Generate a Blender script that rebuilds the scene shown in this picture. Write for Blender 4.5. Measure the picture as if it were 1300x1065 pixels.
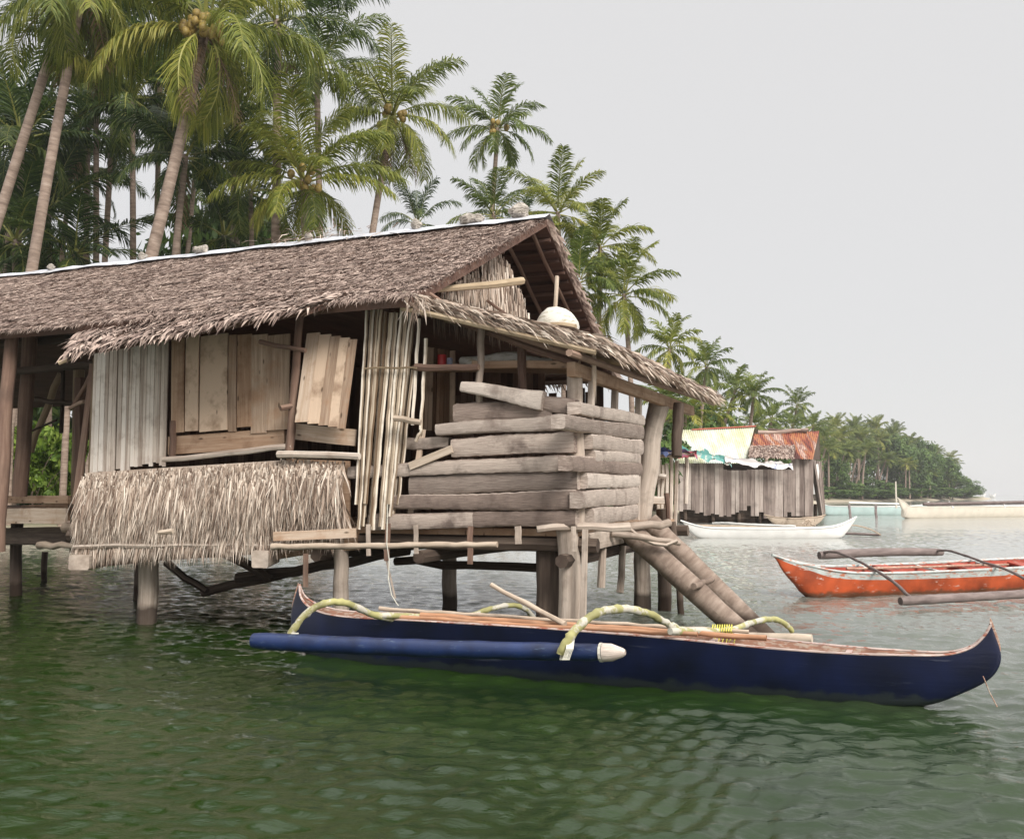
import bpy, math, random
import numpy as np
from mathutils import Vector, Matrix

R = math.radians
scene = bpy.context.scene
COL = scene.collection
for o in list(bpy.data.objects):
    bpy.data.objects.remove(o)

# ------------------------------------------------------------------ camera, sky, sun
HZ, F, CZ = 628.0, 1250.0, 1.7
TH = math.atan((HZ - 487.5) / F)
cam_d = bpy.data.cameras.new("camera")
cam = bpy.data.objects.new("camera", cam_d)
COL.objects.link(cam)
cam.location = (0, 0, CZ)
cam.rotation_euler = (math.pi / 2 + TH, 0, 0)
cam_d.sensor_width = 36
cam_d.lens = 36 * F / 1300
cam_d.shift_y = -45 / 1300
cam_d.clip_start = 0.1
cam_d.clip_end = 20000
scene.camera = cam

SUN_EL, SUN_AZ = 36, 150           # azimuth clockwise from +Y (seen from above)
w = bpy.data.worlds.new("World")
scene.world = w
w.use_nodes = True
nt = w.node_tree
nt.nodes.clear()
sky = nt.nodes.new('ShaderNodeTexSky')
sky.sky_type = 'NISHITA'
sky.sun_disc = False
sky.sun_elevation = R(SUN_EL)
sky.sun_rotation = R(SUN_AZ)
bg1 = nt.nodes.new('ShaderNodeBackground'); bg1.inputs[1].default_value = 0.10
bg2 = nt.nodes.new('ShaderNodeBackground')
bg2.inputs[0].default_value = (0.80, 0.792, 0.79, 1)      # even cloud cover
bg2.inputs[1].default_value = 1.0
mx = nt.nodes.new('ShaderNodeMixShader'); mx.inputs[0].default_value = 0.93
wo = nt.nodes.new('ShaderNodeOutputWorld')
tcw = nt.nodes.new('ShaderNodeTexCoord'); spw = nt.nodes.new('ShaderNodeSeparateXYZ')
nt.links.new(tcw.outputs['Generated'], spw.inputs[0])
mrw = nt.nodes.new('ShaderNodeMapRange'); mrw.interpolation_type = 'SMOOTHSTEP'      # overcast sky: zenith about three times the horizon
mrw.inputs[1].default_value = .46; mrw.inputs[2].default_value = .85; mrw.inputs[3].default_value = 1.0; mrw.inputs[4].default_value = 2.6
nt.links.new(spw.outputs[2], mrw.inputs[0]); nt.links.new(mrw.outputs[0], bg2.inputs[1])
nt.links.new(sky.outputs[0], bg1.inputs[0])
nt.links.new(bg1.outputs[0], mx.inputs[1]); nt.links.new(bg2.outputs[0], mx.inputs[2])
nt.links.new(mx.outputs[0], wo.inputs[0])

sd = bpy.data.lights.new("sun", 'SUN'); sd.energy = 3.8; sd.angle = R(24); sd.color = (1, .95, .89)
so = bpy.data.objects.new("sun", sd); COL.objects.link(so)
sv = Vector((math.sin(R(SUN_AZ)) * math.cos(R(SUN_EL)), math.cos(R(SUN_AZ)) * math.cos(R(SUN_EL)), math.sin(R(SUN_EL))))
so.rotation_euler = sv.to_track_quat('Z', 'Y').to_euler()
so.location = sv * 60
scene.view_settings.view_transform = 'Standard'
scene.view_settings.look = 'None'
scene.view_settings.exposure = 0
scene.view_settings.gamma = 1

# ------------------------------------------------------------------ survey of the place
EU = Vector((.929, -.370, 0)).normalized()      # along the house ridge, to the right
EV = Vector((.370, .929, 0)).normalized()       # across the house, away from the water's edge
UP = Vector((0, 0, 1))

def ray(px, py):
    b = -(py - 487.5)
    return Vector((px - 650, F * math.cos(TH) - b * math.sin(TH), F * math.sin(TH) + b * math.cos(TH)))
O = Vector((0, 0, CZ))
def PV(px, py, v):
    d = ray(px, py); return O + d * (v / d.dot(EV))
def PU(px, py, u):
    d = ray(px, py); return O + d * (u / d.dot(EU))
def PY(px, py, y):
    d = ray(px, py); return O + d * (y / d.y)
def PZ(px, py, z=0):
    d = ray(px, py); return O + d * ((z - CZ) / d.z)
def H(u, v, z):
    return EU * u + EV * v + UP * z

# ------------------------------------------------------------------ mesh builder
class MB:
    def __init__(s):
        s.v = []; s.f = []; s.uv = []; s.m = []
    def add(s, vs, fs, uvs, m=0):
        b = len(s.v)
        s.v.extend([tuple(p) for p in vs])
        for f in fs:
            s.f.append(tuple(b + i for i in f))
            s.uv.extend([uvs[i] for i in f])
            s.m.append(m)
    def sweep(s, pts, prof, scl=None, m=0, up=UP, cap=True, ex=0):
        """prof: list of (a,b) in metres; a along side axis, b along up axis"""
        pts = [Vector(p) for p in pts]
        ax = (pts[-1] - pts[0]).normalized()
        alt = Vector((0.3, 1, 0)).normalized() if abs(ax.dot(Vector((.3, 1, 0)).normalized())) < .8 else UP
        n = len(prof); vs = []; uvs = []; L = 0
        r0 = random.random() * 20
        per = [0]
        for i in range(n):
            a = prof[i]; b = prof[(i + 1) % n]
            per.append(per[-1] + math.hypot(a[0] - b[0], a[1] - b[1]))
        for i, p in enumerate(pts):
            t = (pts[min(i + 1, len(pts) - 1)] - pts[max(i - 1, 0)]).normalized()
            side = t.cross(up if abs(ax.dot(up)) < .85 else alt)
            side.normalize(); u2 = side.cross(t).normalized()
            if i: L += (p - pts[i - 1]).length
            k = scl[i] if scl else 1
            if not isinstance(k, (tuple, list)): k = (k, k)
            for j, (a, b) in enumerate(prof):
                q = p + side * a * k[0] + u2 * b * k[1]
                if ex: q = q + Vector((random.uniform(-ex, ex), random.uniform(-ex, ex), random.uniform(-ex, ex)))
                vs.append(q); uvs.append((L + r0, per[j]))
        b0 = len(s.v)
        s.v.extend([tuple(p) for p in vs])
        for i in range(len(pts) - 1):
            for j in range(n):
                j2 = (j + 1) % n
                s.f.append((b0 + i * n + j, b0 + i * n + j2, b0 + (i + 1) * n + j2, b0 + (i + 1) * n + j))
                A, B = uvs[i * n + j], uvs[(i + 1) * n + j]
                e = per[j + 1]
                s.uv.extend([A, (A[0], e), (B[0], e), B]); s.m.append(m)
        if cap:
            s.f.append(tuple(b0 + j for j in range(n - 1, -1, -1)))
            s.uv.extend([(prof[j][0] * 3 + r0, prof[j][1] * .3) for j in range(n - 1, -1, -1)]); s.m.append(m)
            e = b0 + (len(pts) - 1) * n
            s.f.append(tuple(e + j for j in range(n)))
            s.uv.extend([(prof[j][0] * 3 + r0, prof[j][1] * .3) for j in range(n)]); s.m.append(m)
    def tube(s, pts, r, n=8, m=0, cap=True, ex=0):
        if not isinstance(r, (list, tuple)): r = [r] * len(pts)
        prof = [(math.cos(2 * math.pi * j / n), math.sin(2 * math.pi * j / n)) for j in range(n)]
        s.sweep(pts, [(a * r[0], b * r[0]) for a, b in prof], [q / r[0] for q in r], m=m, cap=cap, ex=ex)
    def beam(s, p0, p1, w_, h_, m=0, up=UP, k=1, wob=0, ex=0):
        p0 = Vector(p0); p1 = Vector(p1)
        pts = [p0.lerp(p1, i / k) for i in range(k + 1)]
        if wob:
            pts = [p + Vector((random.uniform(-wob, wob), random.uniform(-wob, wob), random.uniform(-wob, wob))) for p in pts]
        a, b = w_ / 2, h_ / 2
        c = min(a, b) * .16
        s.sweep(pts, [(-a, -b + c), (-a + c, -b), (a - c, -b), (a, -b + c), (a, b - c), (a - c, b), (-a + c, b), (-a, b - c)], m=m, up=up, ex=ex)
    def pole(s, p0, p1, r0, r1=None, k=4, wob=.01, n=7, m=0, sag=0, knot=0):
        p0 = Vector(p0); p1 = Vector(p1); r1 = r0 if r1 is None else r1
        if knot:
            k = max(2, int((p1 - p0).length / knot)) * 3
        pts = []; rs = []
        for i in range(k + 1):
            t = i / k
            p = p0.lerp(p1, t) + Vector((random.uniform(-wob, wob), random.uniform(-wob, wob), random.uniform(-wob, wob) - sag * 4 * t * (1 - t)))
            pts.append(p)
            rr = r0 + (r1 - r0) * t
            rs.append(rr * (1.12 if (knot and i % 3 == 0) else random.uniform(.95, 1.05)))
        s.tube(pts, rs, n=n, m=m)
    def blade(s, p, d, side, L, w_, bend=Vector((0, 0, 0)), m=0, uvv=None):
        uvv = random.random() if uvv is None else uvv
        mid = p + d * (L * .55); end = mid + (d + bend).normalized() * (L * .45)
        a = side * (w_ / 2)
        s.add([p - a, p + a, mid + a * .85, mid - a * .85, end], [(0, 1, 2, 3), (3, 2, 4)],
              [(0, uvv), (0, uvv), (.55, uvv), (.55, uvv), (1, uvv)], m)
    def build(s, name, mats, parent=None, smooth=None, origin=None):
        if not isinstance(mats, (list, tuple)): mats = [mats]
        off = Vector((0, 0, 0))
        loc = None
        if parent is not None:
            Mi = wm(parent).inverted()
            vs = [tuple(Mi @ Vector(p)) for p in s.v]
        else:
            if origin is None:
                a = np.array(s.v); origin = (a[:, 0].mean(), a[:, 1].mean(), a[:, 2].min())
            off = Vector(origin)
            vs = [tuple(Vector(p) - off) for p in s.v]
        me = bpy.data.meshes.new(name)
        me.from_pydata(vs, [], s.f)
        uvl = me.uv_layers.new(name="UVMap")
        uvl.data.foreach_set('uv', [c for p in s.uv for c in p])
        for mt in mats: me.materials.append(mt)
        me.polygons.foreach_set('material_index', s.m)
        if smooth is not None:
            me.polygons.foreach_set('use_smooth', [True] * len(s.f))
            if smooth < 180: me.set_sharp_from_angle(angle=R(smooth))
        me.update()
        o = bpy.data.objects.new(name, me)
        COL.objects.link(o)
        if parent is not None: o.parent = parent
        else: o.location = off
        return o

def wm(o):
    m = Matrix.LocRotScale(o.location, o.rotation_euler, o.scale)
    return (wm(o.parent) @ m) if o.parent else m

def empty(name, loc, rz=0, label=None, cat=None, group=None, kind=None):
    o = bpy.data.objects.new(name, None); COL.objects.link(o)
    o.location = loc; o.rotation_euler = (0, 0, rz)
    o.empty_display_size = .3
    tag(o, label, cat, group, kind)
    return o
def tag(o, label=None, cat=None, group=None, kind=None):
    if label: o['label'] = label
    if cat: o['category'] = cat
    if group: o['group'] = group
    if kind: o['kind'] = kind
    return o

# ------------------------------------------------------------------ materials
def newmat(name):
    m = bpy.data.materials.new(name); m.use_nodes = True
    n = m.node_tree.nodes; l = m.node_tree.links
    b = n['Principled BSDF']
    return m, n, l, b
def ramp(n, stops):
    r = n.new('ShaderNodeValToRGB'); e = r.color_ramp.elements
    while len(e) < len(stops): e.new(.5)
    for i, (p, c) in enumerate(stops):
        e[i].position = p; e[i].color = (c[0], c[1], c[2], 1)
    return r
def mathn(n, l, op, a, b):
    x = n.new('ShaderNodeMath'); x.operation = op
    for i, q in enumerate((a, b)):
        if isinstance(q, (int, float)): x.inputs[i].default_value = q
        else: l.new(q, x.inputs[i])
    return x.outputs[0]

def fibre(name, c0, c1, c2, along=2.5, across=45, isl=.45, rough=.85, bump=.4, stain=.35, stain_c=(.05, .04, .035), sscale=1.7, spec=.25, wet=False, knots=0):
    """wood, bamboo, thatch: grain follows the piece's own length (UV), every piece a little different"""
    c0, c1, c2 = [(c[0] * 1.0, c[1] * .965, c[2] * .93) for c in (c0, c1, c2)]
    m, n, l, b = newmat(name)
    uv = n.new('ShaderNodeUVMap')
    geo = n.new('ShaderNodeNewGeometry')
    tc = n.new('ShaderNodeTexCoord')
    mp = n.new('ShaderNodeMapping'); mp.inputs['Scale'].default_value = (along, across, 1)
    l.new(uv.outputs[0], mp.inputs[0])
    cmb = n.new('ShaderNodeCombineXYZ')
    l.new(mathn(n, l, 'MULTIPLY', geo.outputs['Random Per Island'], 37.0), cmb.inputs[2])
    ad = n.new('ShaderNodeVectorMath'); ad.operation = 'ADD'
    l.new(mp.outputs[0], ad.inputs[0]); l.new(cmb.outputs[0], ad.inputs[1])
    nz = n.new('ShaderNodeTexNoise'); nz.inputs['Scale'].default_value = 1; nz.inputs['Detail'].default_value = 6; nz.inputs['Roughness'].default_value = .65
    l.new(ad.outputs[0], nz.inputs['Vector'])
    # value = noise*(1-isl) + island*isl
    v = mathn(n, l, 'ADD', mathn(n, l, 'MULTIPLY', mathn(n, l, 'SUBTRACT', nz.outputs[0], .5), 1.5 * (1 - isl * .6)),
              mathn(n, l, 'ADD', mathn(n, l, 'MULTIPLY', mathn(n, l, 'SUBTRACT', geo.outputs['Random Per Island'], .5), isl * 1.4), .5))
    rp = ramp(n, [(0.05, c0), (.5, c1), (.95, c2)])
    l.new(v, rp.inputs[0])
    st = n.new('ShaderNodeTexNoise'); st.inputs['Scale'].default_value = sscale; st.inputs['Detail'].default_value = 5
    st.inputs['Roughness'].default_value = .6
    l.new(tc.outputs['Object'], st.inputs['Vector'])
    sr = ramp(n, [(.5, (0, 0, 0)), (.68, (1, 1, 1))]); l.new(st.outputs[0], sr.inputs[0])
    mxn = n.new('ShaderNodeMix'); mxn.data_type = 'RGBA'
    l.new(mathn(n, l, 'MULTIPLY', sr.outputs[0], stain), mxn.inputs[0])
    l.new(rp.outputs[0], mxn.inputs[6]); mxn.inputs[7].default_value = (*stain_c, 1)
    out = mxn.outputs[2]
    if knots:    # knots and rusty nail heads
        mk = n.new('ShaderNodeMapping'); mk.inputs['Scale'].default_value = (3.2, 9, 1); l.new(uv.outputs[0], mk.inputs[0])
        ak = n.new('ShaderNodeVectorMath'); ak.operation = 'ADD'; l.new(mk.outputs[0], ak.inputs[0]); l.new(cmb.outputs[0], ak.inputs[1])
        vo = n.new('ShaderNodeTexVoronoi'); vo.inputs['Scale'].default_value = 1; l.new(ak.outputs[0], vo.inputs['Vector'])
        kr = ramp(n, [(.07, (1, 1, 1)), (.15, (0, 0, 0))]); l.new(vo.outputs['Distance'], kr.inputs[0])
        mk2 = n.new('ShaderNodeMix'); mk2.data_type = 'RGBA'
        l.new(mathn(n, l, 'MULTIPLY', kr.outputs[0], knots), mk2.inputs[0]); l.new(out, mk2.inputs[6]); mk2.inputs[7].default_value = (.06, .035, .02, 1)
        out = mk2.outputs[2]
    if wet:      # water line growth: lowest half metre is soaked and dark
        sep = n.new('ShaderNodeSeparateXYZ'); g2 = n.new('ShaderNodeNewGeometry')
        l.new(g2.outputs['Position'], sep.inputs[0])
        wn = n.new('ShaderNodeTexNoise'); wn.inputs['Scale'].default_value = 6; l.new(g2.outputs['Position'], wn.inputs['Vector'])
        hgt = mathn(n, l, 'ADD', sep.outputs[2], mathn(n, l, 'MULTIPLY', wn.outputs[0], .12))
        wr = ramp(n, [(.24, (1, 1, 1)), (.33, (0, 0, 0))]); l.new(hgt, wr.inputs[0])
        m2 = n.new('ShaderNodeMix'); m2.data_type = 'RGBA'
        l.new(mathn(n, l, 'MULTIPLY', wr.outputs[0], .85), m2.inputs[0]); l.new(out, m2.inputs[6]); m2.inputs[7].default_value = (.035, .022, .015, 1)
        out = m2.outputs[2]
    l.new(out, b.inputs['Base Color'])
    b.inputs['Roughness'].default_value = rough
    b.inputs['Specular IOR Level'].default_value = spec
    if bump:
        bp = n.new('ShaderNodeBump'); bp.inputs['Strength'].default_value = bump; bp.inputs['Distance'].default_value = .012
        l.new(nz.outputs[0], bp.inputs['Height']); l.new(bp.outputs[0], b.inputs['Normal'])
    return m

def leafmat(name, c0, c1, c2, trans=.3, isl=.5):
    m, n, l, b = newmat(name)
    uv = n.new('ShaderNodeUVMap'); sep = n.new('ShaderNodeSeparateXYZ'); l.new(uv.outputs[0], sep.inputs[0])
    geo = n.new('ShaderNodeNewGeometry')
    v = mathn(n, l, 'ADD', mathn(n, l, 'MULTIPLY', geo.outputs['Random Per Island'], isl),
              mathn(n, l, 'MULTIPLY', sep.outputs[1], 1 - isl))
    rp = ramp(n, [(.1, c0), (.55, c1), (.95, c2)]); l.new(v, rp.inputs[0])
    l.new(rp.outputs[0], b.inputs['Base Color'])
    b.inputs['Roughness'].default_value = .5
    b.inputs['Specular IOR Level'].default_value = .35
    tr = n.new('ShaderNodeBsdfTranslucent'); l.new(rp.outputs[0], tr.inputs[0])
    ms = n.new('ShaderNodeMixShader'); ms.inputs[0].default_value = trans
    l.new(b.outputs[0], ms.inputs[1]); l.new(tr.outputs[0], ms.inputs[2])
    l.new(ms.outputs[0], n['Material Output'].inputs[0])
    return m

def paint(name, col, chip=(.5, .45, .38), amt=.56, rough=.45, scale=5, dirt=.25, stretch=(1, 1, 4)):
    m, n, l, b = newmat(name)
    tc = n.new('ShaderNodeTexCoord')
    mp = n.new('ShaderNodeMapping'); mp.inputs['Scale'].default_value = stretch; l.new(tc.outputs['Object'], mp.inputs[0])
    nz = n.new('ShaderNodeTexNoise'); nz.inputs['Scale'].default_value = scale; nz.inputs['Detail'].default_value = 8; nz.inputs['Roughness'].default_value = .7
    l.new(mp.outputs[0], nz.inputs['Vector'])
    r1 = ramp(n, [(amt, (0, 0, 0)), (amt + .06, (1, 1, 1))]); l.new(nz.outputs[0], r1.inputs[0])
    n2 = n.new('ShaderNodeTexNoise'); n2.inputs['Scale'].default_value = scale * .6; n2.inputs['Detail'].default_value = 4; l.new(tc.outputs['Object'], n2.inputs['Vector'])
    r2 = ramp(n, [(.3, tuple(c * (1 - dirt) for c in col)), (.7, tuple(min(1, c * (1 + dirt)) for c in col))]); l.new(n2.outputs[0], r2.inputs[0])
    mxn = n.new('ShaderNodeMix'); mxn.data_type = 'RGBA'
    l.new(r1.outputs[0], mxn.inputs[0]); l.new(r2.outputs[0], mxn.inputs[6]); mxn.inputs[7].default_value = (*chip, 1)
    l.new(mxn.outputs[2], b.inputs['Base Color'])
    b.inputs['Roughness'].default_value = rough
    bp = n.new('ShaderNodeBump'); bp.inputs['Strength'].default_value = .25; bp.inputs['Distance'].default_value = .01
    l.new(nz.outputs[0], bp.inputs['Height']); l.new(bp.outputs[0], b.inputs['Normal'])
    return m

M = {}
M['roof'] = fibre('roof_thatch', (.10, .07, .06), (.32, .245, .212), (.55, .45, .39), along=1, across=1, isl=.62, bump=0, stain=.5, stain_c=(.16, .11, .09), sscale=1.3)
M['skirt'] = fibre('leaf_thatch', (.15, .105, .08), (.48, .39, .32), (.80, .72, .63), along=1, across=1, isl=.7, bump=0, stain=.35, stain_c=(.2, .14, .11), sscale=2.2)
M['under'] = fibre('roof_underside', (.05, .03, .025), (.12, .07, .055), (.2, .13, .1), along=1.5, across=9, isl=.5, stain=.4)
M['bamboo'] = fibre('weathered_bamboo', (.30, .24, .20), (.68, .61, .54), (.86, .82, .76), along=2, across=60, isl=.5, bump=.3, stain=.4, stain_c=(.28, .2, .15), sscale=5)
M['bamboo_s'] = fibre('streaked_bamboo', (.16, .11, .07), (.52, .44, .34), (.86, .80, .70), along=2, across=60, isl=.9, bump=.3, stain=.4, stain_c=(.13, .08, .05), sscale=4)
M['bamboo_y'] = fibre('tan_bamboo', (.16, .115, .075), (.38, .30, .2), (.6, .52, .39), along=2, across=50, isl=.6, bump=.25, stain=.4, stain_c=(.13, .08, .05))
M['plank'] = fibre('plank_wood', (.12, .068, .04), (.36, .235, .155), (.64, .50, .38), along=1.5, across=28, isl=.85, bump=.5, stain=.6, stain_c=(.17, .085, .045), sscale=3.2, knots=.8)
M['board'] = fibre('pale_board', (.24, .16, .11), (.54, .42, .32), (.78, .70, .61), along=1.5, across=28, isl=.6, bump=.5, stain=.55, stain_c=(.36, .19, .10), sscale=3.5, knots=.8)
M['log'] = fibre('palm_slab', (.075, .055, .045), (.33, .265, .23), (.70, .62, .55), along=5, across=26, isl=.4, bump=1, stain=.8, stain_c=(.13, .095, .08), sscale=3.0)
M['log_pale'] = fibre('pale_palm_slab', (.13, .10, .085), (.46, .395, .35), (.84, .77, .70), along=5, across=26, isl=.4, bump=1, stain=.7, stain_c=(.20, .15, .125), sscale=3.0)
M['post'] = fibre('weathered_post', (.17, .13, .105), (.44, .375, .32), (.68, .61, .54), along=1.6, across=22, isl=.4, bump=.8, stain=.5, stain_c=(.12, .09, .07), sscale=3, wet=True)
M['darkpost'] = fibre('dark_post', (.035, .025, .02), (.1, .075, .06), (.2, .16, .13), along=1.6, across=20, isl=.4, bump=.6, wet=True)
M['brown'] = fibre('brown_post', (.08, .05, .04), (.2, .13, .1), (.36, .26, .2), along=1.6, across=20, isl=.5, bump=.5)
M['ramp'] = fibre('ramp_log', (.10, .075, .06), (.25, .195, .16), (.42, .35, .30), along=14, across=3, isl=.2, bump=1, stain=.5, stain_c=(.10, .07, .055), sscale=2, wet=True)
M['trunk'] = fibre('palm_trunk', (.10, .07, .055), (.29, .225, .185), (.50, .42, .36), along=9, across=1.2, isl=.2, bump=1, stain=.5, stain_c=(.09, .065, .05), sscale=.9)
M['hutboard'] = fibre('hut_board', (.13, .10, .09), (.33, .28, .255), (.52, .465, .43), along=.8, across=12, isl=.5, bump=.3, stain=.35)
M['leaf_a'] = leafmat('palm_leaf_green', (.045, .072, .012), (.14, .19, .035), (.37, .38, .09), trans=.4)
M['leaf_b'] = leafmat('palm_leaf_yellow_green', (.055, .085, .012), (.22, .25, .038), (.52, .47, .11), trans=.4)
M['leaf_d'] = leafmat('palm_leaf_deep_green', (.014, .032, .008), (.06, .10, .023), (.22, .27, .065), trans=.36)
M['rachis'] = leafmat('frond_stem', (.12, .13, .03), (.25, .25, .06), (.38, .36, .1), trans=.1)
M['dead'] = leafmat('dry_frond', (.06, .035, .018), (.15, .09, .045), (.28, .19, .1), trans=.2)
M['bush'] = leafmat('shrub_leaf', (.05, .10, .012), (.16, .26, .03), (.34, .45, .08), trans=.35, isl=.7)
M['tree'] = leafmat('broad_leaf', (.03, .06, .014), (.09, .16, .035), (.20, .28, .07), trans=.35, isl=.6)
M['coconut'] = paint('coconut_husk', (.27, .19, .045), (.14, .08, .03), amt=.54, rough=.55, scale=9, dirt=.4)
M['blue'] = paint('navy_paint', (.004, .007, .030), (.05, .055, .085), amt=.635, rough=.32, scale=4, dirt=.6, stretch=(.35, 1, 6))
def stain(m, col_, lo, hi):
    n = m.node_tree.nodes; l = m.node_tree.links; b = n['Principled BSDF']
    src = b.inputs['Base Color'].links[0].from_socket
    g = n.new('ShaderNodeNewGeometry'); sp = n.new('ShaderNodeSeparateXYZ'); l.new(g.outputs['Position'], sp.inputs[0])
    nz = n.new('ShaderNodeTexNoise'); nz.inputs['Scale'].default_value = 9; nz.inputs['Detail'].default_value = 6; l.new(g.outputs['Position'], nz.inputs['Vector'])
    h = mathn(n, l, 'ADD', sp.outputs[2], mathn(n, l, 'MULTIPLY', nz.outputs[0], .16))
    r = ramp(n, [(lo, (1, 1, 1)), (hi, (0, 0, 0))]); l.new(h, r.inputs[0])
    x = n.new('ShaderNodeMix'); x.data_type = 'RGBA'; l.new(mathn(n, l, 'MULTIPLY', r.outputs[0], .75), x.inputs[0])
    l.new(src, x.inputs[6]); x.inputs[7].default_value = (*col_, 1); l.new(x.outputs[2], b.inputs['Base Color'])
stain(M['blue'], (.028, .036, .034), .13, .17)
M['bluefloat'] = paint('blue_bamboo_paint', (.009, .022, .080), (.06, .09, .15), amt=.60, rough=.42, scale=9, dirt=.45)
M['rim'] = paint('worn_pink_rim', (.46, .36, .32), (.30, .10, .06), amt=.52, rough=.7, scale=9)
M['redrim'] = paint('worn_red_wood', (.36, .19, .13), (.5, .40, .32), amt=.50, rough=.7, scale=12)
M['orangehull'] = paint('orange_paint', (.43, .075, .02), (.58, .46, .40), amt=.585, rough=.6, scale=4, dirt=.5, stretch=(1, 1, 2.5))
stain(M['orangehull'], (.10, .06, .03), .12, .17)
M['palebluestrip'] = paint('pale_blue_strip', (.48, .52, .50), (.5, .17, .09), amt=.53, rough=.6, scale=8)
M['redin'] = paint('red_inside', (.36, .06, .035), (.35, .25, .2), amt=.58, rough=.6, scale=6)
M['white'] = paint('white_paint', (.74, .73, .70), (.55, .42, .33), amt=.62, rough=.5, scale=4, dirt=.08)
M['cream'] = paint('cream_paint', (.68, .62, .52), (.4, .3, .2), amt=.64, rough=.5, scale=3, dirt=.08)
M['aqua'] = paint('aqua_paint', (.50, .63, .61), (.6, .6, .55), amt=.6, rough=.5, scale=3, dirt=.1)
M['arm_y'] = paint('yellow_green_pole', (.33, .31, .13), (.50, .47, .40), amt=.48, rough=.7, scale=5, dirt=.4, stretch=(1, 1, 1))
M['pole_tan'] = fibre('pale_bamboo_pole', (.26, .19, .14), (.48, .40, .32), (.68, .61, .52), along=3, across=30, isl=.4, bump=.3, stain=.5, stain_c=(.2, .15, .11), sscale=3)
M['pole_red'] = fibre('reddish_bamboo_pole', (.25, .10, .05), (.45, .24, .14), (.58, .4, .28), along=3, across=30, isl=.4, bump=.2)
M['greyfloat'] = fibre('grey_bamboo_float', (.06, .045, .045), (.16, .13, .125), (.3, .25, .24), along=3, across=12, isl=.4, bump=.3)
M['ridge'] = paint('white_ridge_sheet', (.50, .51, .55), (.30, .29, .28), amt=.53, rough=.7, scale=2.2, dirt=.2)
M['stone'] = paint('grey_stone', (.42, .38, .33), (.13, .11, .09), amt=.50, rough=.95, scale=14, dirt=.4)
M['sack'] = paint('white_sack', (.66, .64, .57), (.42, .38, .28), amt=.55, rough=.95, scale=7, dirt=.12)
M['can'] = paint('red_can', (.5, .03, .03), (.4, .3, .3), amt=.75, rough=.4)
M['canb'] = paint('white_blue_can', (.4, .42, .5), (.1, .12, .3), amt=.5, rough=.4, scale=30)
M['twine'] = paint('white_twine', (.6, .58, .5), (.4, .38, .3), rough=.9)
M['yellowtwine'] = paint('yellow_twine', (.65, .6, .12), (.4, .38, .1), rough=.8)

# ground materials
def mk_soil():
    m, n, l, b = newmat('sandy_soil')
    tc = n.new('ShaderNodeTexCoord')
    nz = n.new('ShaderNodeTexNoise'); nz.inputs['Scale'].default_value = .25; nz.inputs['Detail'].default_value = 8
    l.new(tc.outputs['Object'], nz.inputs['Vector'])
    rp = ramp(n, [(.35, (.05, .075, .02)), (.5, (.12, .13, .05)), (.65, (.36, .31, .23))]); l.new(nz.outputs[0], rp.inputs[0])
    g = n.new('ShaderNodeNewGeometry'); sp = n.new('ShaderNodeSeparateXYZ'); l.new(g.outputs['Position'], sp.inputs[0])
    r2 = ramp(n, [(.35, (1, 1, 1)), (.75, (0, 0, 0))]); l.new(sp.outputs[2], r2.inputs[0])
    mxn = n.new('ShaderNodeMix'); mxn.data_type = 'RGBA'; l.new(r2.outputs[0], mxn.inputs[0]); l.new(rp.outputs[0], mxn.inputs[6])
    mxn.inputs[7].default_value = (.42, .36, .27, 1)
    l.new(mxn.outputs[2], b.inputs['Base Color']); b.inputs['Roughness'].default_value = .95
    return m
M['soil'] = mk_soil()

def mk_water():
    m, n, l, b = newmat('green_sea_water')
    g = n.new('ShaderNodeNewGeometry')
    nz = n.new('ShaderNodeTexNoise'); nz.inputs['Scale'].default_value = .5; nz.inputs['Detail'].default_value = 4
    l.new(g.outputs['Position'], nz.inputs['Vector'])
    rp = ramp(n, [(.35, (.008, .022, .003)), (.65, (.016, .035, .006))]); l.new(nz.outputs[0], rp.inputs[0])
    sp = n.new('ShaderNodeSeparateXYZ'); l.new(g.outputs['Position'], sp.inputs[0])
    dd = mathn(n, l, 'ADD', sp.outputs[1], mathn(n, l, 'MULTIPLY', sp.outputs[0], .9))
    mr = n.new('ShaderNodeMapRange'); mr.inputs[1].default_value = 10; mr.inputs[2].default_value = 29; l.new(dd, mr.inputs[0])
    mw = n.new('ShaderNodeMix'); mw.data_type = 'RGBA'      # green by the stilts; farther out the sky's reflection is painted in as grey
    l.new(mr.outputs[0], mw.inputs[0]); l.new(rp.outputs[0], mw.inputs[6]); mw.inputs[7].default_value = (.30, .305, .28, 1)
    l.new(mw.outputs[2], b.inputs['Base Color'])
    b.inputs['Roughness'].default_value = .03
    b.inputs['IOR'].default_value = 1.33
    b.inputs['Specular IOR Level'].default_value = .5
    mp = n.new('ShaderNodeMapping'); mp.inputs['Scale'].default_value = (1, 1.6, 1); mp.inputs['Rotation'].default_value = (0, 0, R(20))
    l.new(g.outputs['Position'], mp.inputs[0])
    a = n.new('ShaderNodeTexNoise'); a.inputs['Scale'].default_value = 6.5; a.inputs['Detail'].default_value = 6; a.inputs['Roughness'].default_value = .6; a.inputs['Distortion'].default_value = .6
    l.new(mp.outputs[0], a.inputs['Vector'])
    a2 = n.new('ShaderNodeTexNoise'); a2.inputs['Scale'].default_value = 2.2; a2.inputs['Detail'].default_value = 3
    l.new(mp.outputs[0], a2.inputs['Vector'])
    h = mathn(n, l, 'ADD', mathn(n, l, 'MULTIPLY', a.outputs[0], .6), a2.outputs[0])
    bp = n.new('ShaderNodeBump'); bp.inputs['Strength'].default_value = .8; bp.inputs['Distance'].default_value = .024
    l.new(h, bp.inputs['Height']); l.new(bp.outputs[0], b.inputs['Normal'])
    return m
M['water'] = mk_water()

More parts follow.
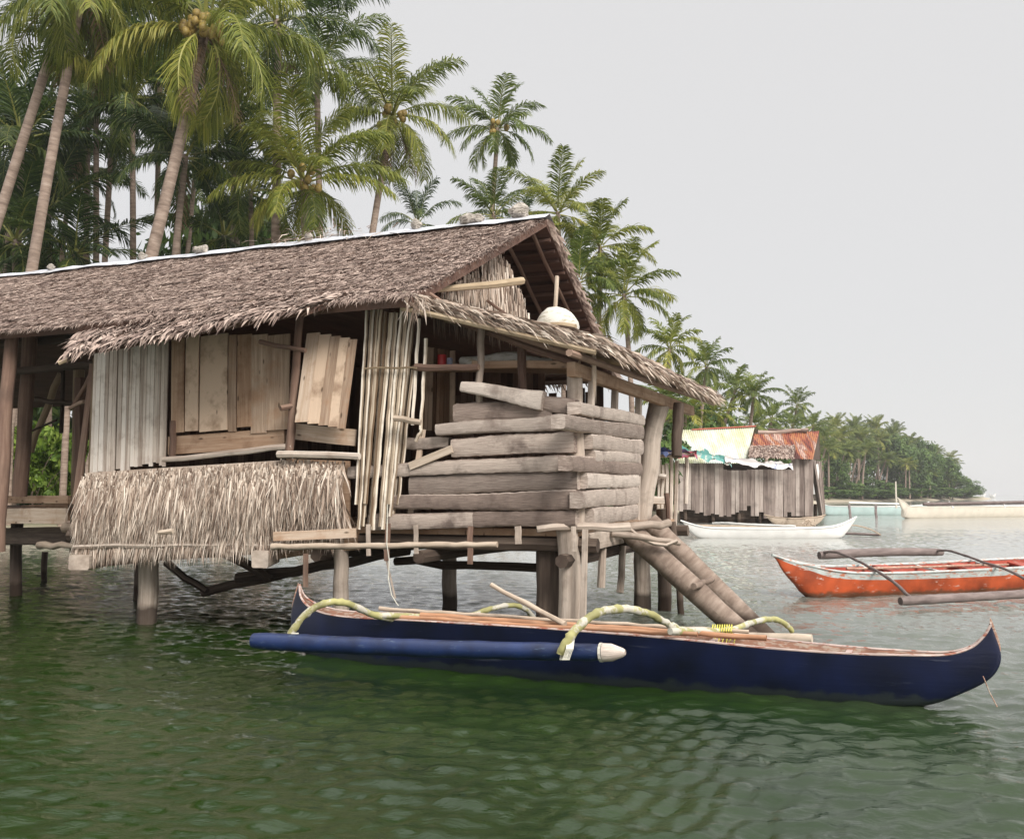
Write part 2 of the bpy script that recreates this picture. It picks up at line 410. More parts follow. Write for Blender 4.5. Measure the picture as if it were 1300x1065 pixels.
# ------------------------------------------------------------------ water and land
def wave_height(X, Y):
    rng = np.random.default_rng(5)
    Z = np.zeros_like(X)
    for i in range(34):
        lam = 0.16 * (1.105 ** i)                      # 0.17 .. 4.5 m
        th = rng.normal(R(-72), R(42))
        k = 2 * math.pi / lam
        ph = rng.uniform(0, 6.28)
        amp = .0050 * math.exp(-(math.log(lam / .30)) ** 2 / (2 * .6 ** 2)) + .0017 * lam
        c = np.sin(k * (X * math.cos(th) + Y * math.sin(th)) + ph + .6 * np.sin(k * .23 * (X * math.cos(th + 1.2) + Y * math.sin(th + 1.2)) + ph * 2))
        gust = .65 + .5 * np.sin(X * rng.uniform(.3, 1.1) + ph * 3) * np.sin(Y * rng.uniform(.3, 1.1) + ph * 5)
        Z += amp * gust * (c + .35 * (1 - np.abs(c)) ** 2 - .1)
    return Z

def make_water():
    na = 760
    rs = [1.0]
    while rs[-1] < 60: rs.append(rs[-1] * 1.0048 + .002)
    while rs[-1] < 9000: rs.append(rs[-1] * 1.045)
    rs = np.array(rs); an = np.linspace(R(-60), R(60), na)
    RR, AA = np.meshgrid(rs, an, indexing='ij')
    X = RR * np.sin(AA); Y = RR * np.cos(AA) - 1.5
    fade = np.clip(1.15 - RR / 62, .0, 1)
    Z = wave_height(X, Y) * fade
    v = np.stack([X, Y, Z], -1).reshape(-1, 3)
    nr = len(rs)
    i, j = np.meshgrid(np.arange(nr - 1), np.arange(na - 1), indexing='ij')
    a = (i * na + j).ravel()
    f = np.stack([a, a + na, a + na + 1, a + 1], -1)[:, ::-1]
    me = bpy.data.meshes.new('sea_water')
    me.vertices.add(len(v)); me.vertices.foreach_set('co', v.ravel())
    me.loops.add(f.size); me.loops.foreach_set('vertex_index', f.ravel().astype(np.int32))
    me.polygons.add(len(f)); me.polygons.foreach_set('loop_start', np.arange(0, f.size, 4, dtype=np.int32))
    me.update(calc_edges=True)
    me.polygons.foreach_set('use_smooth', [True] * len(f))
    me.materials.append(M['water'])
    o = bpy.data.objects.new('sea_water', me); COL.objects.link(o)
    o['kind'] = 'structure'
    return o
make_water()

SHORE = [(-140, 30), (-60, 33), (-25, 35), (-8, 36), (-1, 42), (5, 54), (12, 66), (24, 96), (44, 150), (75, 232), (118, 288), (166, 352), (205, 430), (232, 560), (240, 800)]
INL = [(0, 1), (0, 1), (0, 1), (-.15, 1), (-.7, .7), (-.8, .6), (-.85, .5), (-.9, .4), (-.9, .4), (-.9, .4), (-.8, .6), (-.8, .6), (-.9, .3), (-1, .1), (-1, 0)]
def make_land():
    mb = MB()
    ds = [-3, -1, 0, 1.5, 4, 8, 14, 25, 45, 80, 130]
    hs = [-.8, -.25, .02, .35, .8, 1.1, 1.3, 1.6, 2.0, 2.4, 2.6]
    rows = []
    P = []
    for k in range(len(SHORE) - 1):
        for q in range(6):
            t = q / 6
            P.append((SHORE[k][0] * (1 - t) + SHORE[k + 1][0] * t, SHORE[k][1] * (1 - t) + SHORE[k + 1][1] * t,
                      INL[k][0] * (1 - t) + INL[k + 1][0] * t, INL[k][1] * (1 - t) + INL[k + 1][1] * t))
    rng = random.Random(3)
    vs = []; uvs = []
    for (x, y, a, b) in P:
        L = math.hypot(a, b); a /= L; b /= L
        j = rng.uniform(-1, 1) * (.4 + y * .01)
        for d, h in zip(ds, hs):
            vs.append((x + a * (d + j), y + b * (d + j), h + rng.uniform(-.06, .06) * (1 if d > 0 else .2))); uvs.append((x, y))
    n = len(ds)
    fs = [(i * n + j, i * n + j + 1, (i + 1) * n + j + 1, (i + 1) * n + j) for i in range(len(P) - 1) for j in range(n - 1)]
    fs = [f[::-1] for f in fs]
    mb.add(vs, fs, uvs)
    o = mb.build('shore_ground', M['soil'], smooth=320, origin=(0, 0, 0))
    o['kind'] = 'structure'
make_land()

# ------------------------------------------------------------------ thatch
def bil(c, s, t):
    a = c[0].lerp(c[1], s); b = c[3].lerp(c[2], s)
    return a.lerp(b, t)
def thatch(mb, c, dt, ds, L, w_, seed, lift=.05, fan=.25, hang=.25, rake=True, wander=0, up=None, sag=0):
    """c: top-left, top-right, bottom-right, bottom-left corners. Courses of leaf blades laid down the slope."""
    rng = random.Random(seed)
    N = (c[1] - c[0]).cross(c[3] - c[0]).normalized()
    if (N.z < 0 if up is None else N.dot(up) < 0): N = -N
    H_ = ((c[3] - c[0]).length + (c[2] - c[1]).length) / 2; W_ = ((c[1] - c[0]).length + (c[2] - c[3]).length) / 2
    nt_ = max(1, int(H_ / dt)); ns = int(W_ / ds)
    for i in range(nt_ + 1):
        t = i / nt_
        ph = rng.random() * 9
        for j in range(ns):
            s_ = (j + rng.random()) / ns
            tt = t + rng.uniform(-.35, .35) / nt_ + wander * math.sin(s_ * 25 + ph) / nt_
            if tt > 1: tt = 1
            p = bil(c, s_, max(0, tt)) + N * rng.uniform(.0, lift)
            if sag: p = p - UP * sag * math.sin(math.pi * s_) * math.sin(math.pi * max(0,tt))
            dn = (bil(c, s_, 1) - bil(c, s_, 0)).normalized()
            sd_ = (c[1] - c[0]).normalized()
            d = (dn + sd_ * rng.gauss(0, fan) + N * rng.uniform(.0, .16)).normalized()
            last = i >= nt_ - 1
            bend = Vector((0, 0, -1)) * (rng.uniform(0, hang * 3) if last else rng.uniform(0, .12))
            ll = L * rng.uniform(.6, 1.25) * (1.15 if last else 1)
            tilt = (sd_ + N * rng.uniform(-.5, .5)).normalized()
            mb.blade(p, d, tilt, ll, w_ * rng.uniform(.5, 1.4), bend, uvv=rng.random() * 30)
    if rake:
        for e in (0, 1):
            for k in range(int(H_ / .012)):
                t = rng.random()
                p = bil(c, e, t) + N * rng.uniform(-.06, .04)
                dn = (bil(c, e, 1) - bil(c, e, 0)).normalized()
                sd_ = (c[1] - c[0]).normalized() * (1 if e else -1)
                d = (dn * rng.uniform(.3, 1) + sd_ * rng.uniform(0, .5) + N * rng.uniform(-.2, .1)).normalized()
                mb.blade(p, d, (sd_ + N).normalized(), L * rng.uniform(.3, .8), w_ * rng.uniform(.5, 1.2), Vector((0, 0, -.5)), uvv=rng.random() * 30)

def slab(mb, c, th_, m=0, nu=1):
    N = (c[1] - c[0]).cross(c[3] - c[0]).normalized()
    if N.z < 0: N = -N
    vs = []; uvs = []
    for k in range(nu + 1):
        s_ = k / nu
        for t, o in ((0, 0), (1, 0), (1, -th_), (0, -th_)):
            vs.append(bil(c, s_, t) + N * o); uvs.append((bil(c, s_, t).length, t * 4))
    fs = []
    for k in range(nu):
        for j in range(4):
            fs.append((k * 4 + j, k * 4 + (j + 1) % 4, (k + 1) * 4 + (j + 1) % 4, (k + 1) * 4 + j))
    fs += [(0, 3, 2, 1), (nu * 4, nu * 4 + 1, nu * 4 + 2, nu * 4 + 3)]
    mb.add(vs, fs, uvs, m)

# ------------------------------------------------------------------ the stilt house
random.seed(11)
US, VF = -3.34, 10.4
house = empty('stilt_house', H(US, VF, 0), label='large weathered stilt house of thatch, bamboo and palm slabs standing in the water', cat='house')
hp = house
def A(px, py, v=VF): return PV(px, py, v)

# roof ----------------------------------------------------------------
EZ, RZ = 3.93, 5.93
front = [H(-21, 14, RZ), H(-5.0, 14, RZ), H(-5.16, 9.85, EZ), H(-21, 9.85, EZ)]
back = [H(-21, 14, RZ), H(-5.0, 14, RZ), H(-5.1, 18.2, EZ), H(-21, 18.2, EZ)]
mb = MB(); slab(mb, front, .10, nu=8); slab(mb, back, .10, nu=8)
# rows of overlapping leaf shingles seen from beneath
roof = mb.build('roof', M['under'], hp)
mb = MB()
for k in range(1, 17):
    t = k / 17
    a = bil(back, .60, t) - Vector((0, 0, .14)); b_ = bil(back, .998, t) - Vector((0, 0, .14))
    mb.beam(a, b_, .05, .05, k=3, wob=.012)
for k in range(1, 9):
    a = bil(front, .60, k / 9) - Vector((0, 0, .14)); b_ = bil(front, .995, k / 9) - Vector((0, 0, .14))
    mb.beam(a, b_, .05, .05, k=3, wob=.012)
mb.build('batten', M['under'], roof)
for s_ in (.90, .955, .985):
    mb = MB(); mb.pole(bil(back, s_, .0) - Vector((0, 0, .2)), bil(back, s_, .97) - Vector((0, 0, .2)), .035, k=6, wob=.02)
    mb.build('rafter', M['brown'], roof)
mb = MB()
thatch(mb, front, .055, .0105, .15, .0135, 1, lift=.04, fan=.6, hang=.4, wander=1.4)
mb.build('thatch_cover', M['roof'], roof, smooth=None)
mb = MB()
thatch(mb, [back[0].lerp(back[1], .55), back[1], back[2], back[3].lerp(back[2], .55)], .3, .05, .4, .05, 2, lift=.05, fan=.3)
mb.build('thatch_cover', M['roof'], roof)

# ridge sheet
mb = MB()
n = 60; vs = []; uvs = []
for i in range(n + 1):
    u = -21 + (16.05) * i / n
    rz = RZ + .075 + random.uniform(-.012, .012)
    wv = .24 + .05 * math.sin(i * .9) + random.uniform(-.02, .02)
    for dv, dz in ((-wv, -wv * .476 + .01), (-wv * .4, -wv * .15 + .005), (0, .02), (wv, -wv * .476 + .02)):
        vs.append(H(u, 14 + dv, rz + dz)); uvs.append((u, dv))
mb.add(vs, [(i * 4 + j, i * 4 + j + 1, i * 4 + j + 5, i * 4 + j + 4) for i in range(n) for j in range(3)], uvs)
mb.build('ridge_sheet', M['ridge'], roof, smooth=60)

# lower thatch over the left wall
sk = [PV(108, 420, 9.95), PV(420, 383, 9.85), PV(392, 393, 9.45), PV(84, 452, 9.35)]
sk = [H(-10.35, 10.25, 4.02), H(-6.15, 10.3, 4.14), PV(388, 394, 9.5), PV(88, 449, 9.35)]
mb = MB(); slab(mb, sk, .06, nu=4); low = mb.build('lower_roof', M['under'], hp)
mb = MB(); thatch(mb, sk, .08, .020, .27, .036, 4, lift=.07, fan=.42, hang=.35, wander=.6)
mb.build('thatch_cover', M['roof'], low)
mb = MB(); mb.pole(PV(75, 462, 9.6), PV(135, 432, 9.9), .03)
mb.build('eave_pole', M['bamboo_y'], low)

# lean-to roof over the porch
lt = [H(-5.35, 9.95, 3.97), H(-5.35, 17.0, 4.33), H(-3.02, 17.0, 3.38), H(-3.0, 9.95, 3.31)]
ltc = [lt[0], lt[1], lt[2], lt[3]]
mb = MB(); slab(mb, ltc, .06, nu=1)
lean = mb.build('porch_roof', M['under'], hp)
mb = MB(); thatch(mb, ltc, .08, .016, .19, .019, 7, lift=.05, fan=.4, hang=.2, wander=.7)
rng = random.Random(8)
for k in range(1500):      # ragged pale edge along the front rake and the eave
    if k % 2:
        t = rng.random(); p = ltc[0].lerp(ltc[3], t); d = (EU * rng.uniform(.5, 1.2) - EV * rng.uniform(-.15, .35) - UP * rng.uniform(.1, .5)).normalized()
    else:
        t = rng.random(); p = ltc[3].lerp(ltc[2], t); d = (EU * rng.uniform(.5, 1) + EV * rng.uniform(-.6, .6) - UP * rng.uniform(.2, .7)).normalized()
    p = p + UP * rng.uniform(-.07, .08)
    mb.blade(p, d, (UP + EV * rng.uniform(-1, 1)).normalized(), rng.uniform(.12, .34), rng.uniform(.012, .035), Vector((0, 0, -.4)), m=1, uvv=rng.random() * 30)
mb.build('thatch_cover', [M['roof'], M['skirt']], lean)
mb = MB()
for k in range(7):
    t = k / 6
    mb.pole(lt[0].lerp(lt[1], t) - UP * .12, lt[3].lerp(lt[2], t) - UP * .10, .035, k=3)
mb.build('rafter', M['bamboo_y'], lean)
mb = MB()
for k in range(6):
    t = (k + .5) / 6
    mb.pole(lt[0].lerp(lt[3], t) - UP * .075, lt[1].lerp(lt[2], t) - UP * .075, .018, k=6)
mb.pole(PV(560, 395, 10.15), PV(735, 452, 10.15), .045, k=4); mb.pole(PU(722, 448, -3.2), PU(905, 512, -3.2), .04, k=6)
mb.build('batten', M['brown'], lean)

# gable wall of hanging leaves
UG = -5.45
gp = [(548, 392), (556, 372), (580, 352), (604, 330), (622, 312), (640, 330), (650, 352), (662, 378), (670, 404), (640, 410), (600, 402)]
gv = [PU(x, y, UG) for x, y in gp]
mb = MB(); c0 = sum(gv, Vector((0, 0, 0))) / len(gv)
mb.add(gv + [p - EU * .05 for p in gv], [tuple(range(len(gv))), tuple(range(2 * len(gv) - 1, len(gv) - 1, -1))], [(p.x, p.z) for p in gv] * 2)
gab = mb.build('gable_wall', M['under'], hp)
def inpoly(x, y, P):
    r = False; j = len(P) - 1
    for i in range(len(P)):
        if (P[i][1] > y) != (P[j][1] > y) and x < (P[j][0] - P[i][0]) * (y - P[i][1]) / (P[j][1] - P[i][1]) + P[i][0]: r = not r
        j = i
    return r
mb = MB(); rng = random.Random(9)
P2 = [(p.dot(EV), p.z) for p in gv]
k = 0
while k < 1500:
    a = rng.uniform(min(p[0] for p in P2), max(p[0] for p in P2)); z = rng.uniform(min(p[1] for p in P2), max(p[1] for p in P2))
    if not inpoly(a, z, P2): continue
    k += 1
    d = (-UP + EV * rng.gauss(.12, .12)).normalized()
    mb.blade(H(UG + rng.uniform(.01, .07), a, z), d, (EV + EU * rng.uniform(-.4, .4)).normalized(), rng.uniform(.18, .5), rng.uniform(.02, .05), uvv=rng.random() * 30)
mb.build('leaf_covering', M['skirt'], gab)
mb = MB(); mb.pole(PU(545, 368, -5.3), PU(663, 357, -4.9), .04, .055, k=3, wob=.015); mb.build('gable_pole', M['bamboo_y'], hp)
mb = MB(); mb.pole(PU(700, 413, -4.3), PU(730, 415, -3.95), .05, k=2); mb.build('gable_pole', M['bamboo_y'], hp)
mb = MB(); mb.pole(PU(703, 412, -5.0), PU(707, 352, -5.1), .035, k=3); mb.build('gable_prop', M['pole_tan'], hp)
mb = MB(); mb.pole(PU(545, 372, -5.0), PU(592, 402, -4.6), .022, k=3); mb.build('loose_stick', M['brown'], hp)
mb = MB(); mb.pole(PU(618, 382, -5.3), PU(652, 407, -4.8), .02, k=3); mb.build('loose_stick', M['brown'], hp)

# helpers for panels in a plane -----------------------------------------
def strips(mb, tl, tr, br, bl, n, th_=.02, gap=.06, rag=(.0, .0), round_=False, rng=random, wv=.3, m=0, proud=.012, ins=-EV):
    """vertical strips filling the quad tl-tr-br-bl (3D)"""
    ws = [1 + rng.uniform(-wv, wv) for _ in range(n)]
    tot = sum(ws); acc = 0
    for i in range(n):
        s0 = acc / tot; acc += ws[i]; s1 = acc / tot; sc = (s0 + s1) / 2
        top = tl.lerp(tr, sc); bot = bl.lerp(br, sc)
        d = (bot - top).normalized()
        top = top + d * rng.uniform(0, rag[0]) + ins * rng.uniform(0, proud); bot = bot - d * rng.uniform(-rag[1], rag[1]) + ins * rng.uniform(0, proud)
        wid = (tr - tl).length * (s1 - s0) * (1 - gap * rng.uniform(.3, 1.7))
        if round_:
            mb.pole(top, bot, wid / 2, wid / 2 * rng.uniform(.85, 1.05), k=5, wob=.003, n=6, m=m, knot=.35)
        else:
            mb.beam(top, bot, wid, th_, up=ins, k=2, wob=.002, m=m)

def part(name, mat, f, parent=hp, smooth=None):
    mb = MB(); f(mb); return mb.build(name, mat, parent, smooth=smooth)

# bamboo slat wall
part('bamboo_wall', M['bamboo'], lambda m_: strips(m_, A(121, 445), A(150, 440), A(146, 600), A(114, 604), 6, .022, .05, (.0, .05), rng=random.Random(1)) or
     strips(m_, A(152, 438), A(215, 432), A(211, 588), A(148, 600), 14, .02, .07, (.0, .05), rng=random.Random(2)))
part('wall_post', M['bamboo_y'], lambda m_: m_.pole(A(121, 455, 10.5), A(112, 690, 10.5), .035), smooth=50)
# plank wall with planks of many widths
def planks(m_):
    rg = random.Random(5)
    spec = [(217, 234, 548, 0), (235, 252, 546, 0), (253, 289, 547, 0), (290, 300, 546, 1), (301, 319, 543, 0), (319, 339, 552, 1), (339, 367, 544, 1)]
    for x0, x1, yb, mm in spec:
        a = A((x0 + x1) / 2 + 1, 425, VF - rg.uniform(0, .05)); b_ = A((x0 + x1) / 2, yb + rg.uniform(-2, 2), VF - rg.uniform(0, .03))
        m_.beam(a, b_, (x1 - x0) * .0121, .022, up=-EV, k=2, wob=.003, m=mm)
part('plank_wall', [M['plank'], M['board']], planks)
part('sill_board', M['plank'], lambda m_: m_.beam(A(214, 566, 10.42), A(362, 555, 10.42), .03, .24, up=EV.cross(UP) * 0 + UP, k=3, wob=.005))
part('wall_post', M['brown'], lambda m_: m_.pole(A(220, 535, 10.36), A(219, 585, 10.36), .045), smooth=50)
part('shutter', [M['board'], M['plank']], lambda m_: [m_.beam(A(x + 2.2, 423 + i * 2, 10.3 - .02 * i), A(x - 13, 536 + i * 2, 10.05), w_ * .0125, .022, up=-EV, k=1, m=i % 2 and 1 or 0) for i, (x, w_) in enumerate([(396, 15), (411, 13), (424, 12), (436, 11), (446, 9)])])
part('sill_board', M['board'], lambda m_: m_.beam(A(371, 547, 10.34), A(452, 556, 10.34), .03, .2, k=3, wob=.006))
part('wall_post', M['brown'], lambda m_: m_.pole(A(381, 400, 10.2), A(367, 580, 10.2), .05, .055, k=5, wob=.012, n=8), smooth=50)
part('bracket', M['brown'], lambda m_: m_.pole(A(357, 518, 10.05), A(378, 514, 10.25), .035, k=2), smooth=50)
part('bracket', M['brown'], lambda m_: m_.pole(A(330, 434, 10.0), A(388, 445, 10.0), .03, k=3), smooth=50)
part('rail', M['bamboo'], lambda m_: m_.pole(A(208, 584, 10.2), A(372, 566, 10.2), .035, .04, k=6, wob=.01), smooth=50)
part('rail', M['bamboo'], lambda m_: m_.pole(A(354, 576, 10.1), A(456, 580, 10.15), .045, .04, k=5, wob=.012), smooth=50)

# wall of hanging leaf thatch
def skirt(m_, c, seed, n_, fan, wid=(.012, .034), bulge=.11):
    rg = random.Random(seed)
    for k in range(n_):
        s_ = rg.random(); t = rg.random() ** .8
        p = bil(c, s_, t * .76) - EV * (bulge * math.sin(math.pi * min(1, t + .1)) * rg.uniform(.5, 1.1) + .02)
        d = (-UP + EU * rg.gauss(-.02, fan) - EV * rg.uniform(-.05, .25)).normalized()
        ll = rg.uniform(.22, .46) * (1.2 if t > .85 else 1)
        m_.blade(p, d, (EU + EV * rg.uniform(-.7, .7)).normalized(), ll, rg.uniform(*wid), Vector((0, 0, -.3)), uvv=rg.random() * 30)
sk1 = [A(110, 600, 10.2), A(362, 584, 10.2), A(352, 690, 10.15), A(100, 700, 10.2)]
sk2 = [A(360, 582, 10.25), A(440, 585, 10.25), A(440, 672, 10.25), A(356, 676, 10.2)]
mb = MB(); slab(mb, [p + EV * .03 for p in sk1], .03); bs = mb.build('leaf_wall', M['skirt'], hp)
part('leaf_covering', M['skirt'], lambda m_: skirt(m_, sk1, 3, 11500, .2, (.009, .026)), bs)
mb = MB(); slab(mb, [p + EV * .06 for p in sk2], .03); bs = mb.build('leaf_wall', M['plank'], hp)
part('leaf_covering', M['skirt'], lambda m_: skirt(m_, sk2, 4, 2200, .26, (.012, .034), .14), bs)
part('rail', M['board'], lambda m_: m_.beam(A(348, 681, 10.0), A(452, 676, 10.05), .03, .11, k=3, wob=.006))
part('rail', M['post'], lambda m_: m_.pole(A(96, 693, 10.12), A(360, 692, 10.12), .03, .035, k=9, wob=.012, n=7), smooth=50)
part('rail', M['pole_tan'], lambda m_: m_.pole(A(345, 694, 9.85), A(631, 691, 9.85), .036, .03, k=8, wob=.006, n=8, knot=.35), smooth=50)
part('bracket', M['pole_tan'], lambda m_: m_.pole(A(200, 677, 9.75), A(219, 674, 9.8), .03, .035, k=2), smooth=50)

# screen of bamboo poles
def screen(m_):
    rg = random.Random(12)
    tx = [466, 473, 479, 485, 491, 497, 503, 510, 516, 522]
    for i, x in enumerate(tx):
        bx = 451 + (x - 466) * .78
        m_.pole(A(x, 393 + rg.uniform(-5, 5), 10.3), A(bx + rg.uniform(-3, 3), rg.choice([655, 668, 640, 672]), 10.22), rg.uniform(.021, .029), rg.uniform(.02, .027), wob=.006, n=6, knot=.4)
        if i % 2: m_.pole(A(x + 3.5, 396, 10.36), A(bx + 6 + rg.uniform(-3, 3), 650 + rg.uniform(-20, 20), 10.34), .021, .019, wob=.006, n=6, knot=.4)
    for x, y0, x1, y1 in ((532, 405, 523, 540), (541, 430, 534, 545), (524, 470, 505, 640), (536, 545, 528, 560)):
        m_.pole(A(x, y0, 10.3), A(x1, y1, 10.3), .022, .02, wob=.006, n=6, knot=.4)
part('bamboo_screen', M['bamboo_s'], screen, smooth=50)
part('screen_tie', M['bamboo_y'], lambda m_: m_.pole(A(463, 468, 10.2), A(530, 467, 10.2), .012, k=6, wob=.012), smooth=50)
part('screen_tie', M['pole_tan'], lambda m_: m_.pole(A(500, 530, 10.1), A(533, 537, 10.1), .035, k=3, wob=.012), smooth=50)
part('inner_panel', M['plank'], lambda m_: strips(m_, PV(538, 440, 11.4), PV(578, 446, 11.4), PV(578, 548, 11.4), PV(534, 546, 11.4), 8, .02, .05, rng=random.Random(4)))
part('rail', M['brown'], lambda m_: m_.pole(A(526, 466, 10.25), A(608, 466, 10.25), .045, .04, k=5, wob=.012), smooth=50)
part('shelf_beam', M['plank'], lambda m_: m_.beam(PV(600, 464, 10.6), PV(735, 462, 10.6), .08, .09, k=4, wob=.008))
part('shelf', M['plank'], lambda m_: m_.beam(PV(535, 468, 10.95), PV(735, 470, 10.95), .5, .03, k=3, wob=.004))

# porch walls of palm slabs
def palm_slab(tl, tr, br, bl, out, seed, mat):
    """thick rounded slab; corners in 3D; out = outward normal"""
    rg = random.Random(seed)
    k = max(6, int((tr - tl).length / .045))
    cs = []; ks = []; ph = rg.random() * 6
    for i in range(k + 1):
        t = i / k
        a = tl.lerp(tr, t); b_ = bl.lerp(br, t)
        c_ = (a + b_) / 2
        hh = (a - b_).length / 2
        e = .97 + .03 * math.sin(t * 9 + ph) + rg.uniform(-.035, .035)
        if i in (0, k): e *= .96
        cs.append(c_ + UP * (.006 * math.sin(t * 7 + ph))); ks.append((1 + .05 * rg.uniform(-1, 1), hh * e * 1.07))
    prof = [(-.09, -.95), (.03, -1), (.058, -.93), (.068, -.72), (.074, -.3), (.075, .1), (.072, .5), (.063, .85), (.045, .97), (-.02, 1), (-.09, .95)]
    mb = MB()
    d = (tr - tl).normalized()
    sgn = 1 if d.cross(UP).dot(out) > 0 else -1
    pr = [(a * sgn, b_) for a, b_ in prof]
    if sgn < 0: pr = pr[::-1]
    mb.sweep(cs, pr, ks, ex=.0025)
    return mb.build('wall_log', mat, hp, smooth=18)
vf = VF - .02
front_logs = [
    ((587, 484), (690, 497), (690, 521), (588, 497), 'log_pale', -.10),
    ((664, 497), (731, 508), (731, 528), (664, 515), 'log', -.02),
    ((578, 513), (700, 508), (706, 530), (578, 536), 'log', 0),
    ((556, 538), (708, 527), (708, 546), (556, 553), 'log_pale', -.03),
    ((574, 557), (731, 547), (731, 574), (577, 580), 'log', 0),
    ((515, 556), (572, 555), (573, 569), (516, 571), 'log', .1),
    ((441, 593), (719, 577), (719, 598), (449, 606), 'log', -.04),
    ((522, 604), (736, 597), (734, 621), (523, 628), 'log_pale', 0),
    ((491, 630), (733, 622), (733, 647), (494, 646), 'log', -.02),
    ((464, 655), (733, 647), (733, 668), (478, 669), 'log', 0)]
for i, (a, b_, c_, d_, mt, off) in enumerate(front_logs):
    palm_slab(*[PV(x, y, vf + off) for x, y in (a, b_, c_, d_)], -EV, 20 + i, M[mt])
side_logs = [
    ((730, 510), (812, 527), (812, 541), (730, 526), 'log_pale'),
    ((709, 527), (812, 541), (811, 558), (710, 545), 'log_pale'),
    ((745, 551), (811, 559), (811, 577), (745, 570), 'log_pale'),
    ((748, 571), (806, 575), (806, 588), (749, 587), 'log_pale'),
    ((719, 578), (809, 588), (809, 604), (719, 598), 'log'),
    ((739, 601), (806, 603), (805, 618), (738, 620), 'log_pale'),
    ((733, 624), (805, 618), (804, 639), (733, 645), 'log_pale'),
    ((746, 646), (804, 640), (804, 658), (748, 667), 'log_pale')]
for i, (a, b_, c_, d_, mt) in enumerate(side_logs):
    palm_slab(*[PU(x, y, US + .02) for x, y in (a, b_, c_, d_)], EU, 50 + i, M[mt])
part('loose_board', M['pole_tan'], lambda m_: m_.beam(PV(520, 592, 10.25), PV(574, 570, 10.25), .03, .09))
part('loose_board', M['board'], lambda m_: m_.beam(PV(537, 545, 10.45), PV(520, 660, 10.45), .07, .03, up=-EV))

# posts -----------------------------------------------------------------
def post(p0, p1, r0, r1, mat, n_=9, k=6, wob=.015, name='post', ex=0):
    mb = MB(); mb.pole(p0, p1, r0, r1, k=k, wob=wob, n=n_)
    return mb.build(name, M[mat], hp, smooth=60)
def stilt(px, py, top_z, r, mat, dpx=0):
    b_ = PZ(px, py, 0)
    return post(b_ - UP * .5, Vector((b_.x + dpx, b_.y, top_z)), r, r * .95, mat)
stilt(187, 790, 1.35, .135, 'post'); stilt(178, 760, 1.3, .12, 'darkpost')
stilt(570, 773, 1.3, .12, 'post'); stilt(816, 772, 1.3, .13, 'post')
stilt(844, 775, 1.5, .10, 'darkpost'); stilt(869, 779, 1.3, .05, 'darkpost', -.15)
for x, m_, r in ((433, 'post', .10), (722, 'post', .135), (697, 'darkpost', .16)):
    b_ = PV(x, 700, 10.5 if x != 697 else 10.75); b_.z = -.5
    t_ = b_.copy(); t_.z = 1.32
    post(b_, t_, r, r * .92, m_, k=8)
part('cleat', M['post'], lambda m_: (m_.beam(A(743, 672, 10.3), A(740, 800, 10.3), .06, .04, up=EV), m_.beam(A(728, 668, 10.28), A(729, 700, 10.28), .05, .03, up=EV)))
# porch uprights
part('porch_upright', M['post'], lambda m_: m_.pole(PV(612, 408, 10.3), PV(608, 512, 10.35), .045, .04), smooth=50)
part('porch_upright', M['brown'], lambda m_: m_.pole(PV(662, 436, 10.55), PV(663, 500, 10.55), .055, .05), smooth=50)
part('porch_upright', M['post'], lambda m_: m_.pole(H(US - .08, 10.52, 1.3), H(US - .08, 10.5, 3.12), .1, .085, k=7, wob=.012, n=9), smooth=50)
part('porch_upright', M['post'], lambda m_: m_.beam(PU(752, 470, US), PU(748, 580, US), .08, .07, up=EU), smooth=50)
part('porch_upright', M['post'], lambda m_: m_.beam(PU(781, 488, US - .1), PU(780, 520, US - .1), .08, .08, up=EU))
part('porch_upright', M['post'], lambda m_: m_.beam(PU(811, 494, US - .1), PU(808, 660, US - .15), .1, .08, up=EU))
part('top_plate', M['plank'], lambda m_: m_.beam(H(US - .05, 10.25, 3.08), H(US - .05, 16.9, 3.14), .1, .16, k=6, wob=.01))
part('top_plate', M['brown'], lambda m_: m_.pole(PV(570, 402, 10.4), PV(735, 462, 10.4), .05, .05, k=5), smooth=50)
part('hanging_leaf', M['pole_tan'], lambda m_: (m_.blade(PU(756, 448, -3.25), -UP, EV, .6, .06), m_.blade(PU(754, 448, -3.22), -UP, (EV + EU).normalized(), .52, .05)))
gn = PZ(816, 772, 0)
mb = MB(); pts = [Vector((gn.x + a, gn.y, z)) for a, z in ((.02, 1.0), (.0, 1.3), (.06, 1.75), (.14, 2.15), (.16, 2.5), (.22, 2.8), (.30, 3.08))]
mb.tube(pts, [.13, .14, .145, .155, .15, .15, .165], n=10, ex=.006); mb.build('post', M['post'], hp, smooth=80)
part('post', M['darkpost'], lambda m_: m_.pole(PU(861, 512, -3.2), PU(859, 580, -3.2), .085, .08, k=5, n=8), smooth=50)
part('bamboo_railing', M['bamboo'], lambda m_: ([m_.pole(PV(x, y0, 15.4), PV(x - 1.5, y1, 15.4), .03, .028, n=6) for x, y0, y1 in ((837, 583, 668), (842, 590, 670), (847, 588, 660), (853, 578, 672), (859, 585, 668), (872, 580, 640))], m_.pole(PV(826, 577, 15.3), PV(882, 577, 15.3), .045, k=4), m_.pole(PV(828, 603, 15.3), PV(846, 605, 15.3), .04, k=2), m_.pole(PV(822, 636, 15.0), PV(848, 634, 15.2), .07, .06, k=3)), smooth=50)
part('back_post', M['brown'], lambda m_: m_.pole(PV(846, 628, 14.4), PV(853, 692, 14.4), .04, .03, k=4, wob=.03), smooth=50)

